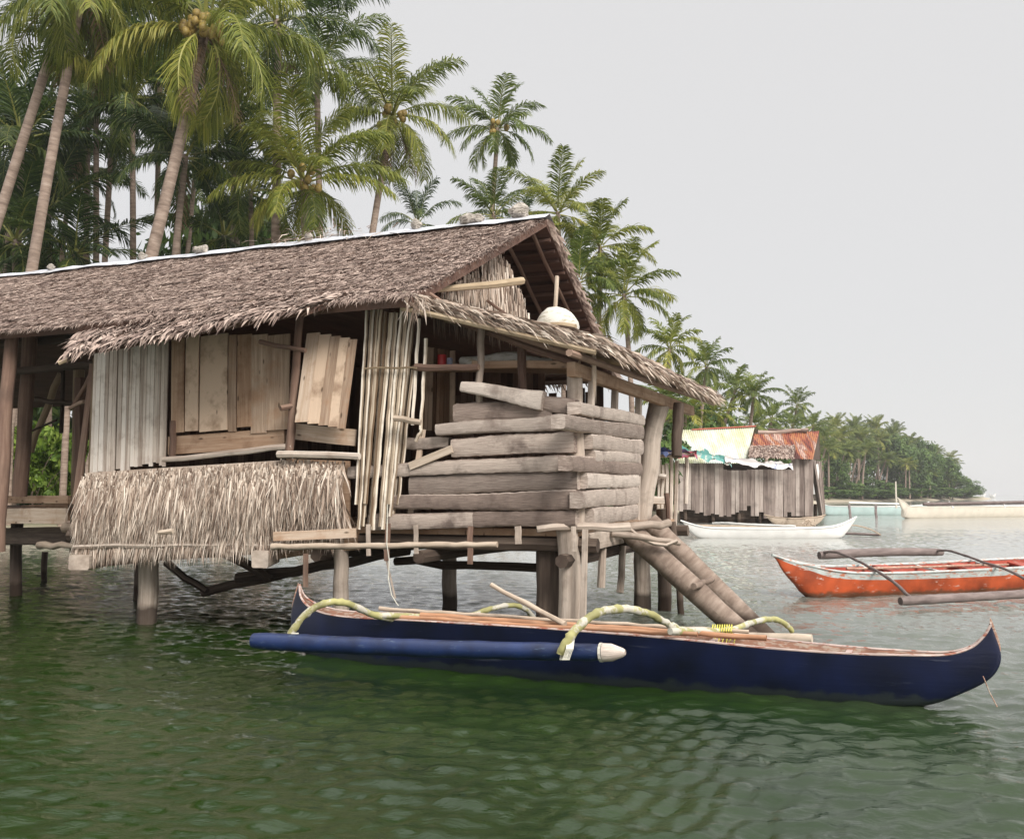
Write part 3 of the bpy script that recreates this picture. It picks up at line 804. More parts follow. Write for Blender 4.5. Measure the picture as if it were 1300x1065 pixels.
# floor and inside -------------------------------------------------------
def box(m_, u0, u1, v0, v1, z0, z1):
    a = H((u0 + u1) / 2, v0, (z0 + z1) / 2); b_ = H((u0 + u1) / 2, v1, (z0 + z1) / 2)
    m_.beam(a, b_, abs(u1 - u0), z1 - z0)
part('floor', M['plank'], lambda m_: box(m_, -10.5, US - .05, 10.5, 15.5, 1.24, 1.32))
def joists(m_):
    rg = random.Random(3)
    for v in (10.55, 12.2, 14.0, 15.4):
        m_.pole(H(-10.8, v, 1.15), H(US + .15, v, 1.15), .09, .085, k=9, wob=.015)
    for u in (-9.6, -8.2, -6.6, -5.2, -3.5):
        m_.pole(H(u, 10.2, .98), H(u, 15.6, 1.0), .08, .08, k=5, wob=.015)
part('floor_joists', M['darkpost'], joists, smooth=50)
part('floor_beam', M['brown'], lambda m_: m_.beam(A(93, 714, 10.45), A(360, 690, 10.45), .12, .16, k=5, wob=.01))
part('floor_beam', M['plank'], lambda m_: m_.beam(A(345, 700, 10.5), A(455, 686, 10.5), .1, .2, k=3, wob=.01))
part('floor_beam', M['post'], lambda m_: m_.beam(PU(744, 688, US - .02), PU(800, 676, US - .02), .08, .2, k=3, wob=.006))
part('floor_beam', M['post'], lambda m_: m_.pole(A(680, 672, 10.2), A(800, 668, 10.7), .04, .05, k=5, wob=.02))
part('beam_end', M['post'], lambda m_: m_.beam(A(100, 714, 10.0), A(120, 711, 10.5), .26, .19))
part('beam_end', M['post'], lambda m_: m_.beam(A(330, 710, 10.0), A(345, 704, 10.5), .2, .2))
for x, y0, x_, y1, w_, dx in ((468, 665, 0, 705, .05, 0), (492, 665, 0, 712, .06, -1), (528, 666, 0, 703, .05, 0), (597, 668, 0, 716, .06, 0), (658, 668, 0, 690, .07, 0), (388, 702, 0, 745, .06, 0), (487, 690, 0, 760, .015, 14)):
    part('hanging_slat', M['brown' if x in (492, 597, 388) else 'post'], lambda m_: m_.beam(A(x, y0, 10.12), A(x + dx, y1, 10.12), w_, .025, up=-EV, k=3, wob=.006))
for x, y0, dx, y1 in ((765, 672, -1, 745), (792, 685, -4, 753), (755, 668, 0, 690)):
    part('hanging_stake', M['post'], lambda m_: m_.pole(PU(x, y0, -3.4), PU(x + dx, y1, -3.4), .04, .05, k=3), smooth=50)
part('drift_brace', M['darkpost'], lambda m_: (m_.pole(PV(300, 735, 12.2), PV(520, 702, 12.2), .08, .07, k=6, wob=.05), m_.pole(PV(500, 712, 12.5), PV(690, 722, 12.5), .06, .06, k=6, wob=.03),
     m_.pole(PV(212, 715, 11.6), PV(262, 752, 11.6), .06, .05, k=4, wob=.02), m_.pole(PV(255, 752, 12.2), PV(420, 715, 12.6), .07, .06, k=4, wob=.03), m_.pole(PV(265, 690, 11.5), PV(345, 735, 12.0), .07, .07, k=4, wob=.04)), smooth=50)
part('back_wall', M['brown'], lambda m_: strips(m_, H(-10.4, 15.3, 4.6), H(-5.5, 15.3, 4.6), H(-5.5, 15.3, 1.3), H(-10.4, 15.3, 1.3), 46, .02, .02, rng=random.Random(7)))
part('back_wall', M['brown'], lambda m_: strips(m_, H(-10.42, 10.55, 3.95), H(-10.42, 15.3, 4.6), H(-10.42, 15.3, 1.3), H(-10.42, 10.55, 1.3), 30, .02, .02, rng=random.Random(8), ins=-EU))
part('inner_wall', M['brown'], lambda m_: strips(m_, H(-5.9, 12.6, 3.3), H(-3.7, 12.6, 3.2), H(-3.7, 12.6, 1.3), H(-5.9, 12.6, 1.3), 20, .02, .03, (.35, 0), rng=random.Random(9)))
part('attic_floor', M['under'], lambda m_: box(m_, -10.4, -5.55, 10.6, 17.6, 3.98, 4.02))
part('corner_boards', M['brown'], lambda m_: (m_.beam(A(118, 462, 10.5), A(97, 640, 10.5), .1, .03, up=-EV), m_.beam(A(112, 520, 10.6), A(96, 640, 10.6), .12, .03, up=-EV), m_.pole(A(103, 480, 11.4), A(100, 640, 11.4), .09, .08), m_.pole(A(115, 478, 10.7), A(92, 518, 10.9), .03), m_.pole(A(88, 518, 10.8), A(106, 510, 10.6), .03)))

# open veranda on the left ------------------------------------------------
part('veranda_post', M['brown'], lambda m_: m_.pole(A(14, 425, 10.1), A(-3, 700, 10.1), .09, .085, k=7, wob=.012, n=9), smooth=60)
part('veranda_post', M['brown'], lambda m_: m_.pole(PV(39, 428, 11.6), PV(25, 630, 11.6), .115, .11, k=7, wob=.01, n=8), smooth=60)
part('veranda_post', M['darkpost'], lambda m_: m_.pole(PV(21, 660, 12.6), PV(20, 770, 12.6), .1, .1, k=3), smooth=60)
part('veranda_post', M['bamboo_y'], lambda m_: m_.pole(PV(100, 470, 13.5), PV(96, 700, 13.5), .1, .1, k=5), smooth=60)
part('veranda_post', M['darkpost'], lambda m_: m_.pole(PV(57, 700, 15.0), PV(56, 745, 15.0), .06, .06, k=3), smooth=60)
part('veranda_brace', M['bamboo_y'], lambda m_: m_.pole(PV(78, 474, 13), PV(38, 572, 13), .06, .06, k=5, wob=.02), smooth=60)
part('veranda_brace', M['darkpost'], lambda m_: (m_.pole(PV(40, 505, 12.5), PV(104, 517, 12.5), .045, .04, k=5, wob=.02), m_.pole(PV(36, 548, 12.5), PV(72, 533, 12.5), .02, .02, k=3), m_.pole(PV(80, 460, 12.7), PV(78, 550, 12.7), .035, k=3)), smooth=60)
part('veranda_beam', M['darkpost'], lambda m_: (m_.pole(PV(-30, 474, 11.2), PV(122, 463, 10.9), .06, .055, k=6), m_.pole(PV(-30, 440, 11.8), PV(150, 424, 11.8), .07, k=6)), smooth=60)
part('deck_board', M['plank'], lambda m_: m_.beam(PV(-30, 634, 12.4), PV(88, 634, 11.6), .05, .12, k=3, wob=.005))
part('deck_board', M['plank'], lambda m_: m_.beam(PV(28, 652, 12.3), PV(88, 650, 11.8), .04, .28, k=3, wob=.005))
part('deck_board', M['board'], lambda m_: m_.beam(PV(-30, 655, 12.1), PV(84, 655, 11.4), .04, .24, k=3, wob=.005))
part('deck_board', M['darkpost'], lambda m_: m_.beam(PV(-30, 681, 12.6), PV(95, 680, 11.9), .3, .28, k=3, wob=.005))
part('deck_floor', M['brown'], lambda m_: box(m_, -16, -10.6, 12.0, 14.5, 1.42, 1.5))
part('fallen_branch', M['pole_tan'], lambda m_: (m_.pole(PV(48, 692, 11.4), PV(100, 693, 11.0), .06, .04, k=5, wob=.02), m_.pole(PV(84, 672, 11.2), PV(106, 664, 10.6), .08, .06, k=4, wob=.03)), smooth=60)
part('hanging_twine', M['twine'], lambda m_: m_.tube([A(x, y, 9.8) for x, y in ((492, 640), (491, 690), (494, 710), (493, 735), (497, 755), (503, 765), (506, 769))], .006, n=5), smooth=60)

# ------------------------------------------------------------------ small things on the house
def blob(mb, c, rx, ry, rz, seed, amp=.2, nu=12, nv=8, m=0):
    rg = random.Random(seed); ph = [rg.uniform(0, 6.28) for _ in range(6)]
    vs = []; uvs = []
    for i in range(nv + 1):
        th_ = math.pi * i / nv
        for j in range(nu):
            a = 2 * math.pi * j / nu
            d = Vector((math.sin(th_) * math.cos(a), math.sin(th_) * math.sin(a), math.cos(th_)))
            k = 1 + amp * (.5 * math.sin(3 * d.x + ph[0] + 2 * d.y) + .3 * math.sin(5 * d.z + ph[1] + 3 * d.x) + .3 * math.sin(7 * d.y + ph[2]) + rg.uniform(-.25, .25))
            vs.append(Vector(c) + Vector((d.x * rx * k, d.y * ry * k, d.z * rz * k))); uvs.append((j / nu, i / nv))
    fs = [(i * nu + j, (i + 1) * nu + j, (i + 1) * nu + (j + 1) % nu, i * nu + (j + 1) % nu) for i in range(nv) for j in range(nu)]
    mb.add(vs, fs, uvs, m)
stones = [(68, .13, .07, 'flat grey stone holding the ridge sheet, leftmost on the thatched roof ridge'),
          (184, .12, .09, 'small pale stone on the roof ridge below the leaning coconut palm trunks'),
          (256, .17, .10, 'pair of lumpy grey stones on the ridge sheet right of the leaning palm trunks'),
          (395, .12, .10, 'light coral stone on the ridge near loose straw, under the yellow-green palm'),
          (531, .13, .11, 'roundish pale stone with dark patches on the ridge sheet at mid right'),
          (598, .24, .10, 'wide low coral stone on the roof ridge at the foot of the slim palm'),
          (660, .24, .15, 'largest knobbly coral stone on the ridge close to the gable peak')]
for i, (px, r, h_, lb) in enumerate(stones):
    r *= .68; h_ *= .8
    u = PV(px, 355 - .1088 * px, 14).dot(EU)
    mb = MB(); c_ = H(u, 13.93, RZ + .06 + h_ * .7); blob(mb, c_, r, r * .8, h_, 60 + i, .35)
    if i in (2, 5): blob(mb, c_ + EU * r * .9 - UP * h_ * .1, r * .7, r * .6, h_ * .9, 80 + i, .35)
    tag(mb.build('stone', M['stone'], smooth=55), lb, 'stone', 'stones weighing down the ridge')
mb = MB(); rng = random.Random(2)
for k in range(70):
    a = rng.gauss(0, .55); 
    mb.blade(H(-8.75 + a, 13.85 + rng.uniform(-.3, .1), RZ + .10 + rng.uniform(-.1, .06)), (EU * rng.uniform(-1, 1) - EV * .6 + UP * rng.uniform(-.3, .2)).normalized(), EV, rng.uniform(.2, .6), .025, Vector((0, 0, -.4)))
for k in range(260):      # loose strips blown over the slope
    q = bil(front, rng.uniform(.25, 1), rng.random() ** .8) + UP * .07
    mb.blade(q, (EU * rng.uniform(-1, 1) - EV * rng.uniform(-.1, .5) - UP * .1).normalized(), EV, rng.uniform(.12, .5), rng.uniform(.008, .018), Vector((0, 0, -.1)))
for k in range(26):
    q = PV(528 + rng.gauss(0, 9), 382 + rng.uniform(-6, 4), 9.8)
    mb.blade(q, (EU * rng.uniform(-.6, .9) - EV * .3 - UP * rng.uniform(.2, 1)).normalized(), (EU + UP).normalized(), rng.uniform(.15, .4), rng.uniform(.012, .03), Vector((0, 0, -.5)))
tag(mb.build('straw', M['skirt']), 'loose pale straw and dry leaf strips scattered over the thatched roof and its ridge', 'straw', kind='stuff')

mb = MB(); c_ = bil(ltc, .47, .33)
blob(mb, c_ + UP * .22, .31, .27, .30, 5, .07, 18, 12)
tag(mb.build('sack', M['sack'], smooth=80), 'bulging white sack lying on the porch roof under the gable', 'sack')
def can(px, py, v, r, h_, mat, lb):
    mb = MB(); b_ = PV(px, py, v); mb.tube([b_, b_ + UP * .01, b_ + UP * (h_ - .01), b_ + UP * h_], [r * .93, r, r, r * .93], n=14)
    tag(mb.build('can', mat, smooth=40), lb, 'can', 'cans on the porch shelf')
can(561, 466, 10.8, .055, .15, M['can'], 'red can on the dark porch shelf beside the bamboo screen')
can(571, 467, 10.82, .035, .12, M['canb'], 'small white and blue can next to the red can on the shelf')
mb = MB()
pts = [PV(585 + 115 * t, 458 + 3 * math.sin(t * 9), 11.05) for t in [i / 10 for i in range(11)]]
mb.tube(pts, [.05, .08, .085, .08, .09, .085, .09, .08, .085, .07, .04], n=9, ex=.006)
tag(mb.build('mat_roll', M['sack'], smooth=70), 'long pale rolled mat lying on the shelf inside the dark porch', 'mat')

# ramp of two palm logs
rl = empty('log_ramp', H(-1.9, 12.3, 0), label='ramp of two leaning palm logs running from the porch corner down into the water', cat='ramp')
def rlog(pts, r, seed):
    mb = MB(); q = []; rs = []; rg = random.Random(seed)
    for i in range(len(pts) - 1):
        for k in range(6): q.append(pts[i].lerp(pts[i + 1], k / 6)); rs.append(r * rg.uniform(.95, 1.05))
    q.append(pts[-1]); rs.append(r * .9)
    mb.tube(q, rs, n=12, ex=.004); return mb.build('log', M['ramp'], rl, smooth=60)
la = PY(797, 672, 12.3); lb_ = PY(938, 800, 12.3 - .4)
l1 = rlog([la, la.lerp(lb_, .5), lb_ + (lb_ - la).normalized() * .8], .138, 1)
la2 = PY(824, 662, 13.0); lb2 = PY(958, 795, 12.5)
rlog([la2, la2.lerp(lb2, .5), lb2 + (lb2 - la2).normalized() * .8], .128, 2)
mb = MB(); mb.pole(PY(880, 745, 11.75), PY(905, 735, 12.3), .04, .04); mb.build('peg', M['ramp'], rl, smooth=60)
mb = MB(); mb.pole(PY(776, 678, 11.9), PY(862, 688, 12.0), .05, .03, k=6, wob=.02); mb.pole(PY(780, 672, 12.0), PY(850, 664, 12.3), .05, .05, k=6, wob=.02)
mb.tube([PY(x, y, 11.95) for x, y in ((800, 672), (815, 684), (830, 690), (846, 692), (860, 686))], .025, n=6)
mb.build('lashed_branch', M['post'], rl, smooth=60)

# ------------------------------------------------------------------ boats
def crom(S, n):
    S = [np.array(s, float) for s in S]; out = []
    for i in range(len(S) - 1):
        a = S[max(i - 1, 0)]; b = S[i]; c = S[i + 1]; d = S[min(i + 2, len(S) - 1)]
        for k in range(n):
            t = k / n
            out.append(.5 * ((2 * b) + (c - a) * t + (2 * a - 5 * b + 4 * c - d) * t * t + (3 * b - a - 3 * c + d) * t ** 3))
    out.append(S[-1]); return out
def hull(root, S, mo, mi, mr, band=None, n=4, rim_r=.018, frames=True):
    """S: stations (xk, zk, xg, zg, halfwidth) from stern to bow in the boat's own frame"""
    MW = wm(root); ST = crom(S, n); K = 8
    def sec(s, dw=0, lift=0):
        xk, zk, xg, zg, hw = s; hw = max(.004, hw - dw); r = []
        for j in range(-K, K + 1):
            q = abs(j) / K; f = q ** 1.7
            y = hw * (q ** .5) * (1 if j > 0 else -1) * (1 + .04 * math.sin(q * 3.1))
            r.append(MW @ Vector((xk + (xg - xk) * f, y, zk + lift * (1 - f) + (zg - zk) * f)))
        return r
    def shell(name, mats, dw, lift, flip, bandq=None):
        mb = MB(); vs = []; uvs = []
        for s in ST:
            vs += sec(s, dw, lift); uvs += [(s[0], j / K) for j in range(-K, K + 1)]
        w_ = 2 * K + 1; fs0 = []; fs1 = []
        for i in range(len(ST) - 1):
            for j in range(2 * K):
                f = (i * w_ + j, i * w_ + j + 1, (i + 1) * w_ + j + 1, (i + 1) * w_ + j)
                if flip: f = f[::-1]
                edge = abs(j + .5 - K) / K
                (fs1 if (bandq and edge > bandq) else fs0).append(f)
        b0 = len(mb.v); mb.v = [tuple(p) for p in vs]
        for fs, m_ in ((fs0, 0), (fs1, 1)):
            for f in fs: mb.f.append(f); mb.uv.extend([uvs[i] for i in f]); mb.m.append(m_)
        return mb.build(name, mats, root, smooth=50)
    shell('hull', [M[mo], M[band or mo]], 0, 0, False, .86 if band else None)
    shell('hull_inside', [M[mi]], .022, .06, True)
    for sg in (-1, 1):
        mb = MB(); pts = [MW @ Vector((s[2], sg * max(.002, s[4] - .008), s[3] + .004)) for s in ST]
        mb.tube(pts, rim_r, n=6); mb.build('gunwale', M[mr], root, smooth=60)
    if frames:
        x = ST[0][2] + 1.0
        while x < ST[-1][2] - 1.0:
            s = min(ST, key=lambda q: abs(q[2] - x))
            mb = MB(); mb.beam(MW @ Vector((s[2], -s[4] + .02, s[3] - .03)), MW @ Vector((s[2], s[4] - .02, s[3] - .03)), .05, .035); mb.build('crossbar', M[mr], root)
            x += 1.15
def arm(root, pts, r0, r1, mat, n=8):
    q = [Vector(p[:3]) + Vector((random.uniform(-1, 1), random.uniform(-1, 1), random.uniform(-1, 1))) * r0 * .14 for p in crom([tuple(p) for p in pts], 6)]
    rs = [(r0 + (r1 - r0) * i / (len(q) - 1)) * (1.13 if i % 5 == 2 else random.uniform(.9, 1)) for i in range(len(q))]
    mb = MB(); mb.tube(q, rs, n=n); return mb.build('outrigger_arm', M[mat], root, smooth=70)
def fl(root, p0, p1, r, mat, knot=.55, sag=0, n=12):
    p0 = Vector(p0); p1 = Vector(p1); L = (p1 - p0).length; k = max(3, int(L / knot)) * 4; q = []; rs = []
    for i in range(k + 1):
        t = i / k; q.append(p0.lerp(p1, t) + UP * (-sag * 4 * t * (1 - t)))
        rs.append(r * (1.07 if i % 4 == 0 else 1.0) * (1 - .12 * t)); 
    rs[0] *= .8; rs[-1] *= .8
    mb = MB(); mb.tube(q, rs, n=n); return mb.build('outrigger_float', M[mat], root, smooth=50)

# the navy boat in front
STERN = Vector((-2.25, 10.75, 0)); BOW = Vector((3.4, 8.25, 0))
bd = (BOW - STERN); BL = bd.length
blue = empty('outrigger_boat', STERN, math.atan2(bd.y, bd.x), 'narrow navy blue outrigger boat with curved yellow poles floating before the stilt house', 'boat')
S = [(-.06, .70, -.04, .74, .01), (-.13, .42, .02, .60, .05), (-.05, .12, .22, .50, .12), (.35, -.06, .6, .455, .20), (1.2, -.12, 1.3, .465, .28), (2.6, -.14, 2.6, .475, .33),
     (4.0, -.13, 4.0, .455, .33), (5.0, -.10, 4.95, .41, .27), (BL - .5, -.06, BL - .62, .395, .2), (BL - .05, -.01, BL - .15, .40, .13), (BL + .24, .11, BL + .14, .415, .085), (BL + .46, .25, BL + .32, .475, .05), (BL + .54, .41, BL + .42, .565, .028), (BL + .50, .60, BL + .475, .655, .012), (BL + .475, .665, BL + .47, .675, .006)]
hull(blue, S, 'blue', 'redrim', 'rim', n=5, rim_r=.012)
fb = fl(blue, PY(322, 813, 9.35), PY(770, 828, 8.13), .079, 'bluefloat', sag=.015)
mb = MB(); a = PY(766, 828, 8.14); b_ = PY(794, 828, 8.07); mb.tube([a, a.lerp(b_, .4), a.lerp(b_, .9), b_], [.074, .07, .035, .02], n=12); mb.build('float_tip', M['log_pale'], fb, smooth=40)
mb = MB(); a = PY(762, 828, 8.15); mb.tube([a, a + (b_ - a).normalized() * .02], [.078, .078], n=12); mb.build('float_band', M['twine'], fb)
fl(blue, PY(700, 806, 11.2), PY(1031, 811, 9.9), .06, 'pole_tan')
arm(blue, [PY(361, 822, 9.28), PY(372, 800, 9.3), PY(390, 778, 9.36), PY(415, 765, 9.45), PY(442, 766, 9.6), PY(470, 779, 9.8), PY(500, 786, 10.0)], .035, .032, 'arm_y')
arm(blue, [PY(475, 781, 9.85), PY(540, 782, 10.1), PY(590, 782, 10.3), PY(622, 773, 10.6), PY(648, 768, 10.8), PY(668, 774, 11.0), PY(682, 790, 11.2)], .028, .028, 'arm_y')
arm(blue, [PY(712, 829, 8.12), PY(722, 812, 8.1), PY(738, 792, 8.15), PY(762, 777, 8.25), PY(795, 773, 8.4), PY(825, 779, 8.6), PY(850, 793, 8.75), PY(872, 802, 8.85)], .042, .03, 'arm_y')
arm(blue, [PY(850, 801, 8.7), PY(890, 801, 8.95), PY(925, 800, 9.2), PY(950, 792, 9.5), PY(975, 786, 9.8), PY(993, 789, 10.0), PY(1006, 801, 10.1)], .034, .027, 'arm_y')
# poles and stick carried in the boat: things of their own
def carried(name, lb, cat, p0, p1, r, mat, sag=0, grp=None):
    mb = MB(); mb.pole(p0, p1, r, r * .8, k=10, wob=.006, n=8, sag=sag, knot=.4)
    tag(mb.build(name, M[mat], smooth=50), lb, cat, grp)
WM = wm(blue)
def BLc(x, y, z): return WM @ Vector((x, y, z))
carried('bamboo_pole', 'long orange tinted bamboo pole along the near edge of the navy boat', 'pole', BLc(1.0, -.24, .50), BLc(4.35, -.30, .50), .022, 'pole_red', .012, 'poles lying in the navy boat')
carried('bamboo_pole', 'dark red thick pole lying down the middle of the navy boat', 'pole', BLc(1.5, -.08, .50), BLc(4.9, -.10, .475), .028, 'pole_red', 0, 'poles lying in the navy boat')
carried('bamboo_pole', 'yellowish bamboo pole along the far edge of the navy boat', 'pole', BLc(.9, .10, .52), BLc(4.7, .20, .475), .02, 'pole_tan', 0, 'poles lying in the navy boat')
carried('punting_stick', 'pale knobby stick poking up from the middle of the navy boat', 'stick', PY(718, 792, 9.35), PY(624, 743, 9.9), .028, 'pole_tan')
mb = MB()
for k in range(9):
    c_ = PY(905 + k * 3.0, 800, 9.1); mb.tube([c_ + UP * .05 + EV * .01, c_ - EV * .05, c_ - UP * .05, c_ + EV * .05, c_ + UP * .05], .006, n=4)
for k in range(6):
    c_ = PY(905 + k * 5, 805, 9.0); mb.tube([c_, c_ - UP * .04 + EU * .02, c_ - UP * random.uniform(.06, .12)], .005, n=4)
mb.build('lashing', M['yellowtwine'], blue)
mb = MB()
for k in range(7):
    c_ = PY(497 + k * 2.2, 784, 10.05); mb.tube([c_ + UP * .045, c_ - EV * .045, c_ - UP * .045, c_ + EV * .045, c_ + UP * .045], .007, n=4)
mb.build('lashing', M['twine'], blue)
for (qx, qy, qd) in ((366, 815, 9.27), (716, 824, 8.11)):
    mb = MB()
    for k in range(6):
        c_ = PY(qx + k * 1.6, qy, qd); mb.tube([c_ + Vector((math.cos(a_) * .03, math.sin(a_) * .09, math.sin(a_ * 1.0 + 1.2) * .088)) for a_ in [q_ * 1.05 for q_ in range(7)]], .006, n=4)
    mb.build('lashing', M['twine'], blue)
mb = MB(); mb.tube([PY(1248, 858, 7.95), PY(1256, 878, 7.95), PY(1266, 897, 7.92)], .004, n=4); mb.build('mooring_line', M['redrim'], blue)

# the orange boat
p0 = Vector((4.95, 16.95, 0)); dr = Vector((.963, .27, 0)).normalized()
ob = empty('outrigger_boat', p0, math.atan2(dr.y, dr.x), 'bright orange outrigger boat with pale blue edge and dark bamboo floats', 'boat')
ob.rotation_euler = (R(6), 0, math.atan2(dr.y, dr.x))
S = [(-.55, .62, -.64, .70, .01), (-.42, .42, -.35, .61, .07), (-.2, .2, .05, .52, .17), (.12, -.05, .45, .45, .27), (1.0, -.12, 1.1, .42, .36), (2.5, -.14, 2.5, .43, .4), (4.2, -.14, 4.2, .47, .4), (5.6, -.1, 5.6, .52, .33), (6.6, .02, 6.8, .62, .18), (7.1, .35, 7.4, .85, .02)]
hull(ob, S, 'orangehull', 'redin', 'palebluestrip', band='palebluestrip', n=4, rim_r=.024)
fl(ob, PY(1040, 705, 19.0), PY(1196, 701, 19.7), .085, 'greyfloat', sag=-.03)
fl(ob, PY(1143, 763, 15.0), PY(1400, 748, 16.2), .07, 'greyfloat')
arm(ob, [PY(1045, 701, 19.0), PY(1062, 701, 18.6), PY(1085, 710, 17.8), PY(1110, 723, 16.9), PY(1135, 739, 16.0), PY(1150, 753, 15.4), PY(1160, 762, 15.1)], .024, .028, 'greyfloat')
arm(ob, [PY(1190, 699, 19.6), PY(1205, 699, 19.2), PY(1225, 705, 18.5), PY(1250, 714, 17.8), PY(1275, 722, 17.2), PY(1305, 737, 16.4), PY(1325, 753, 15.9)], .022, .026, 'greyfloat')
mb = MB(); mb.pole(PY(1075, 722, 17.0), PY(1280, 716, 18.0), .025, .02, k=8, n=6); mb.build('side_pole', M['redrim'], ob, smooth=50)
W2 = wm(ob)
for x in (1.7, 3.3, 4.6):
    mb = MB(); mb.beam(W2 @ Vector((x, -.36, .40)), W2 @ Vector((x, .36, .42)), .28, .03); mb.build('thwart', M['redin'], ob)

# white boat before the far hut
def simple_boat(lb, pa, pb, mats, hw, hz, tips, band=None, arms=(), floats=(), grp=None):
    d = pb - pa; L = d.length
    r = empty('outrigger_boat', pa, math.atan2(d.y, d.x), lb, 'boat', grp)
    ta, tb = tips
    S = [(-.5 - ta * .3, hz + ta * .8, -.55 - ta * .4, hz + ta, .02), (-.25, hz * .55, -.1, hz + ta * .4, hw * .35), (.2, -.05, .5, hz * 1.05, hw * .7), (L * .3, -.15, L * .3, hz, hw), (L * .65, -.15, L * .65, hz, hw),
         (L - .2, -.05, L - .5, hz * 1.1, hw * .65), (L + .25, hz * .5, L + .15, hz + tb * .4, hw * .3), (L + .5 + tb * .35, hz + tb * .8, L + .5 + tb * .45, hz + tb, .02)]
    hull(r, S, mats[0], mats[1], mats[2], band=band, n=3, rim_r=.035, frames=False)
    for a_, b_, rr, mt in floats: fl(r, a_, b_, rr, mt, n=7)
    for a_, rr, mt in arms: arm(r, a_, rr, rr, mt, n=5)
    return r
wb = simple_boat('white outrigger boat with upturned bow moored in front of the board hut', PZ(886, 683), PZ(1066, 683), ('white', 'cream', 'white'), .42, .38, (.3, .45),
    floats=[(PY(1052, 676, 42), PY(1118, 679, 40.5), .06, 'greyfloat'), (PY(880, 668, 43.5), PY(1035, 671, 42.5), .09, 'pole_tan')],
    arms=[([PY(1060, 668, 40), PY(1085, 667, 40.2), PY(1105, 672, 40.3), PY(1118, 679, 40.5)], .03, 'pole_tan'), ([PY(905, 664, 43), PY(925, 664, 42), PY(960, 666, 41), PY(1010, 668, 40)], .05, 'white')])
mb = MB(); 
for k in range(40):
    a = PY(1026 + random.gauss(0, 4), 667 + random.gauss(0, 3), 40.2); mb.tube([a, a + Vector((random.uniform(-.2, .2), 0, random.uniform(-.15, .15)))], .02, n=4)
tag(mb.build('rope_heap', M['pole_tan']), 'tangled tan rope heap on the white boat near its bow', 'rope')
simple_boat('small brown outrigger boat lying half hidden under the board hut', PZ(985, 668), PZ(1035, 668), ('pole_tan', 'brown', 'pole_tan'), .4, .42, (.2, .2))
simple_boat('cream white boat with dark side pole, farthest right on the water', PZ(1150, 658), PZ(1345, 655), ('cream', 'cream', 'cream'), .55, .8, (.7, .5),
    floats=[(PY(1172, 640, 66), PY(1340, 637, 67), .13, 'greyfloat')],
    arms=[([PY(1205, 637, 70), PY(1208, 641, 67), PY(1210, 645, 65.5)], .06, 'white'), ([PY(1272, 636, 70), PY(1274, 640, 67), PY(1276, 644, 65.5)], .06, 'white')])
mbt = simple_boat('long pale turquoise boat with a thin mast, moored before the wooded headland', PZ(1048, 654), PZ(1170, 654), ('aqua', 'white', 'white'), .6, .72, (.4, .4),
    floats=[(PY(1078, 638, 76), PY(1150, 640, 76), .08, 'white')],
    arms=[([PY(1078, 641, 78), PY(1079, 650, 75), PY(1080, 660, 72)], .1, 'greyfloat'), ([PY(1112, 641, 78), PY(1112, 650, 75), PY(1113, 660, 72)], .1, 'greyfloat')])
mb = MB(); mb.pole(PY(1138, 645, 77), PY(1137, 611, 77), .07, .05, n=6); mb.build('mast', M['cream'], mbt)
for i, (px, w_, lb) in enumerate(((1245, 5, 'tiny pale boat far out near the tip of the headland'), (1257, 6, 'tiny grey boat on the horizon just past the headland tip'))):
    simple_boat(lb, PZ(px, 631.6), PZ(px + w_, 631.6), ('white', 'white', 'white'), 1.5, 1.6, (1.5, 1.5))

# ------------------------------------------------------------------ board hut with metal roofs
def corr(name, stops, sx=3.0):
    m, n, l, b = newmat(name)
    tc = n.new('ShaderNodeTexCoord'); mp = n.new('ShaderNodeMapping'); mp.inputs['Scale'].default_value = (sx, .3, .3)
    l.new(tc.outputs['Object'], mp.inputs[0])
    nz = n.new('ShaderNodeTexNoise'); nz.inputs['Scale'].default_value = .9; nz.inputs['Detail'].default_value = 6; nz.inputs['Roughness'].default_value = .65
    l.new(mp.outputs[0], nz.inputs['Vector'])
    rp = ramp(n, stops); l.new(nz.outputs[0], rp.inputs[0]); l.new(rp.outputs[0], b.inputs['Base Color'])
    b.inputs['Roughness'].default_value = .6; b.inputs['Metallic'].default_value = .0
    return m
M['rust'] = corr('rusty_sheet', [(.36, (.09, .03, .025)), (.45, (.27, .07, .045)), (.51, (.44, .20, .08)), (.56, (.20, .07, .06)), (.62, (.55, .42, .34)), (.68, (.30, .09, .06))], 2.2)
M['zinc'] = corr('pale_sheet', [(.36, (.52, .53, .34)), (.47, (.62, .61, .48)), (.56, (.60, .65, .61)), (.64, (.70, .70, .68))], 1.2)
M['redcap'] = corr('red_cap', [(.3, (.4, .08, .05)), (.7, (.5, .16, .1))])
hut = empty('board_hut', PY(950, 660, 61), label='grey board hut on the water with one pale and one rusty metal roof', cat='hut')
def PYv(px, py, y): return PY(px, py, y)
def corrug(m_, a, b_, c_, d_, n=60, amp=.035):
    """a,b top edge; c,d bottom edge (right, left)"""
    vs = []; uvs = []
    for i in range(n * 2 + 1):
        s_ = i / (n * 2); o = Vector((0, -.5, .8)) * (amp * (1 if i % 2 else -1))
        for t in (0, 1): vs.append(a.lerp(b_, s_).lerp(d_.lerp(c_, s_), t) + o); uvs.append((s_ * 8, t * 2))
    m_.add(vs, [(2 * i, 2 * i + 1, 2 * i + 3, 2 * i + 2) for i in range(n * 2)], uvs)
r1 = part('roof', M['zinc'], lambda m_: (corrug(m_, PY(862, 546, 63.5), PY(958, 542, 63.5), PY(946, 588, 59.6), PY(850, 588, 59.6), 40), corrug(m_, PY(862, 546, 63.5), PY(958, 542, 63.5), PY(958, 585, 67.5), PY(862, 585, 67.5), 40)), hut)
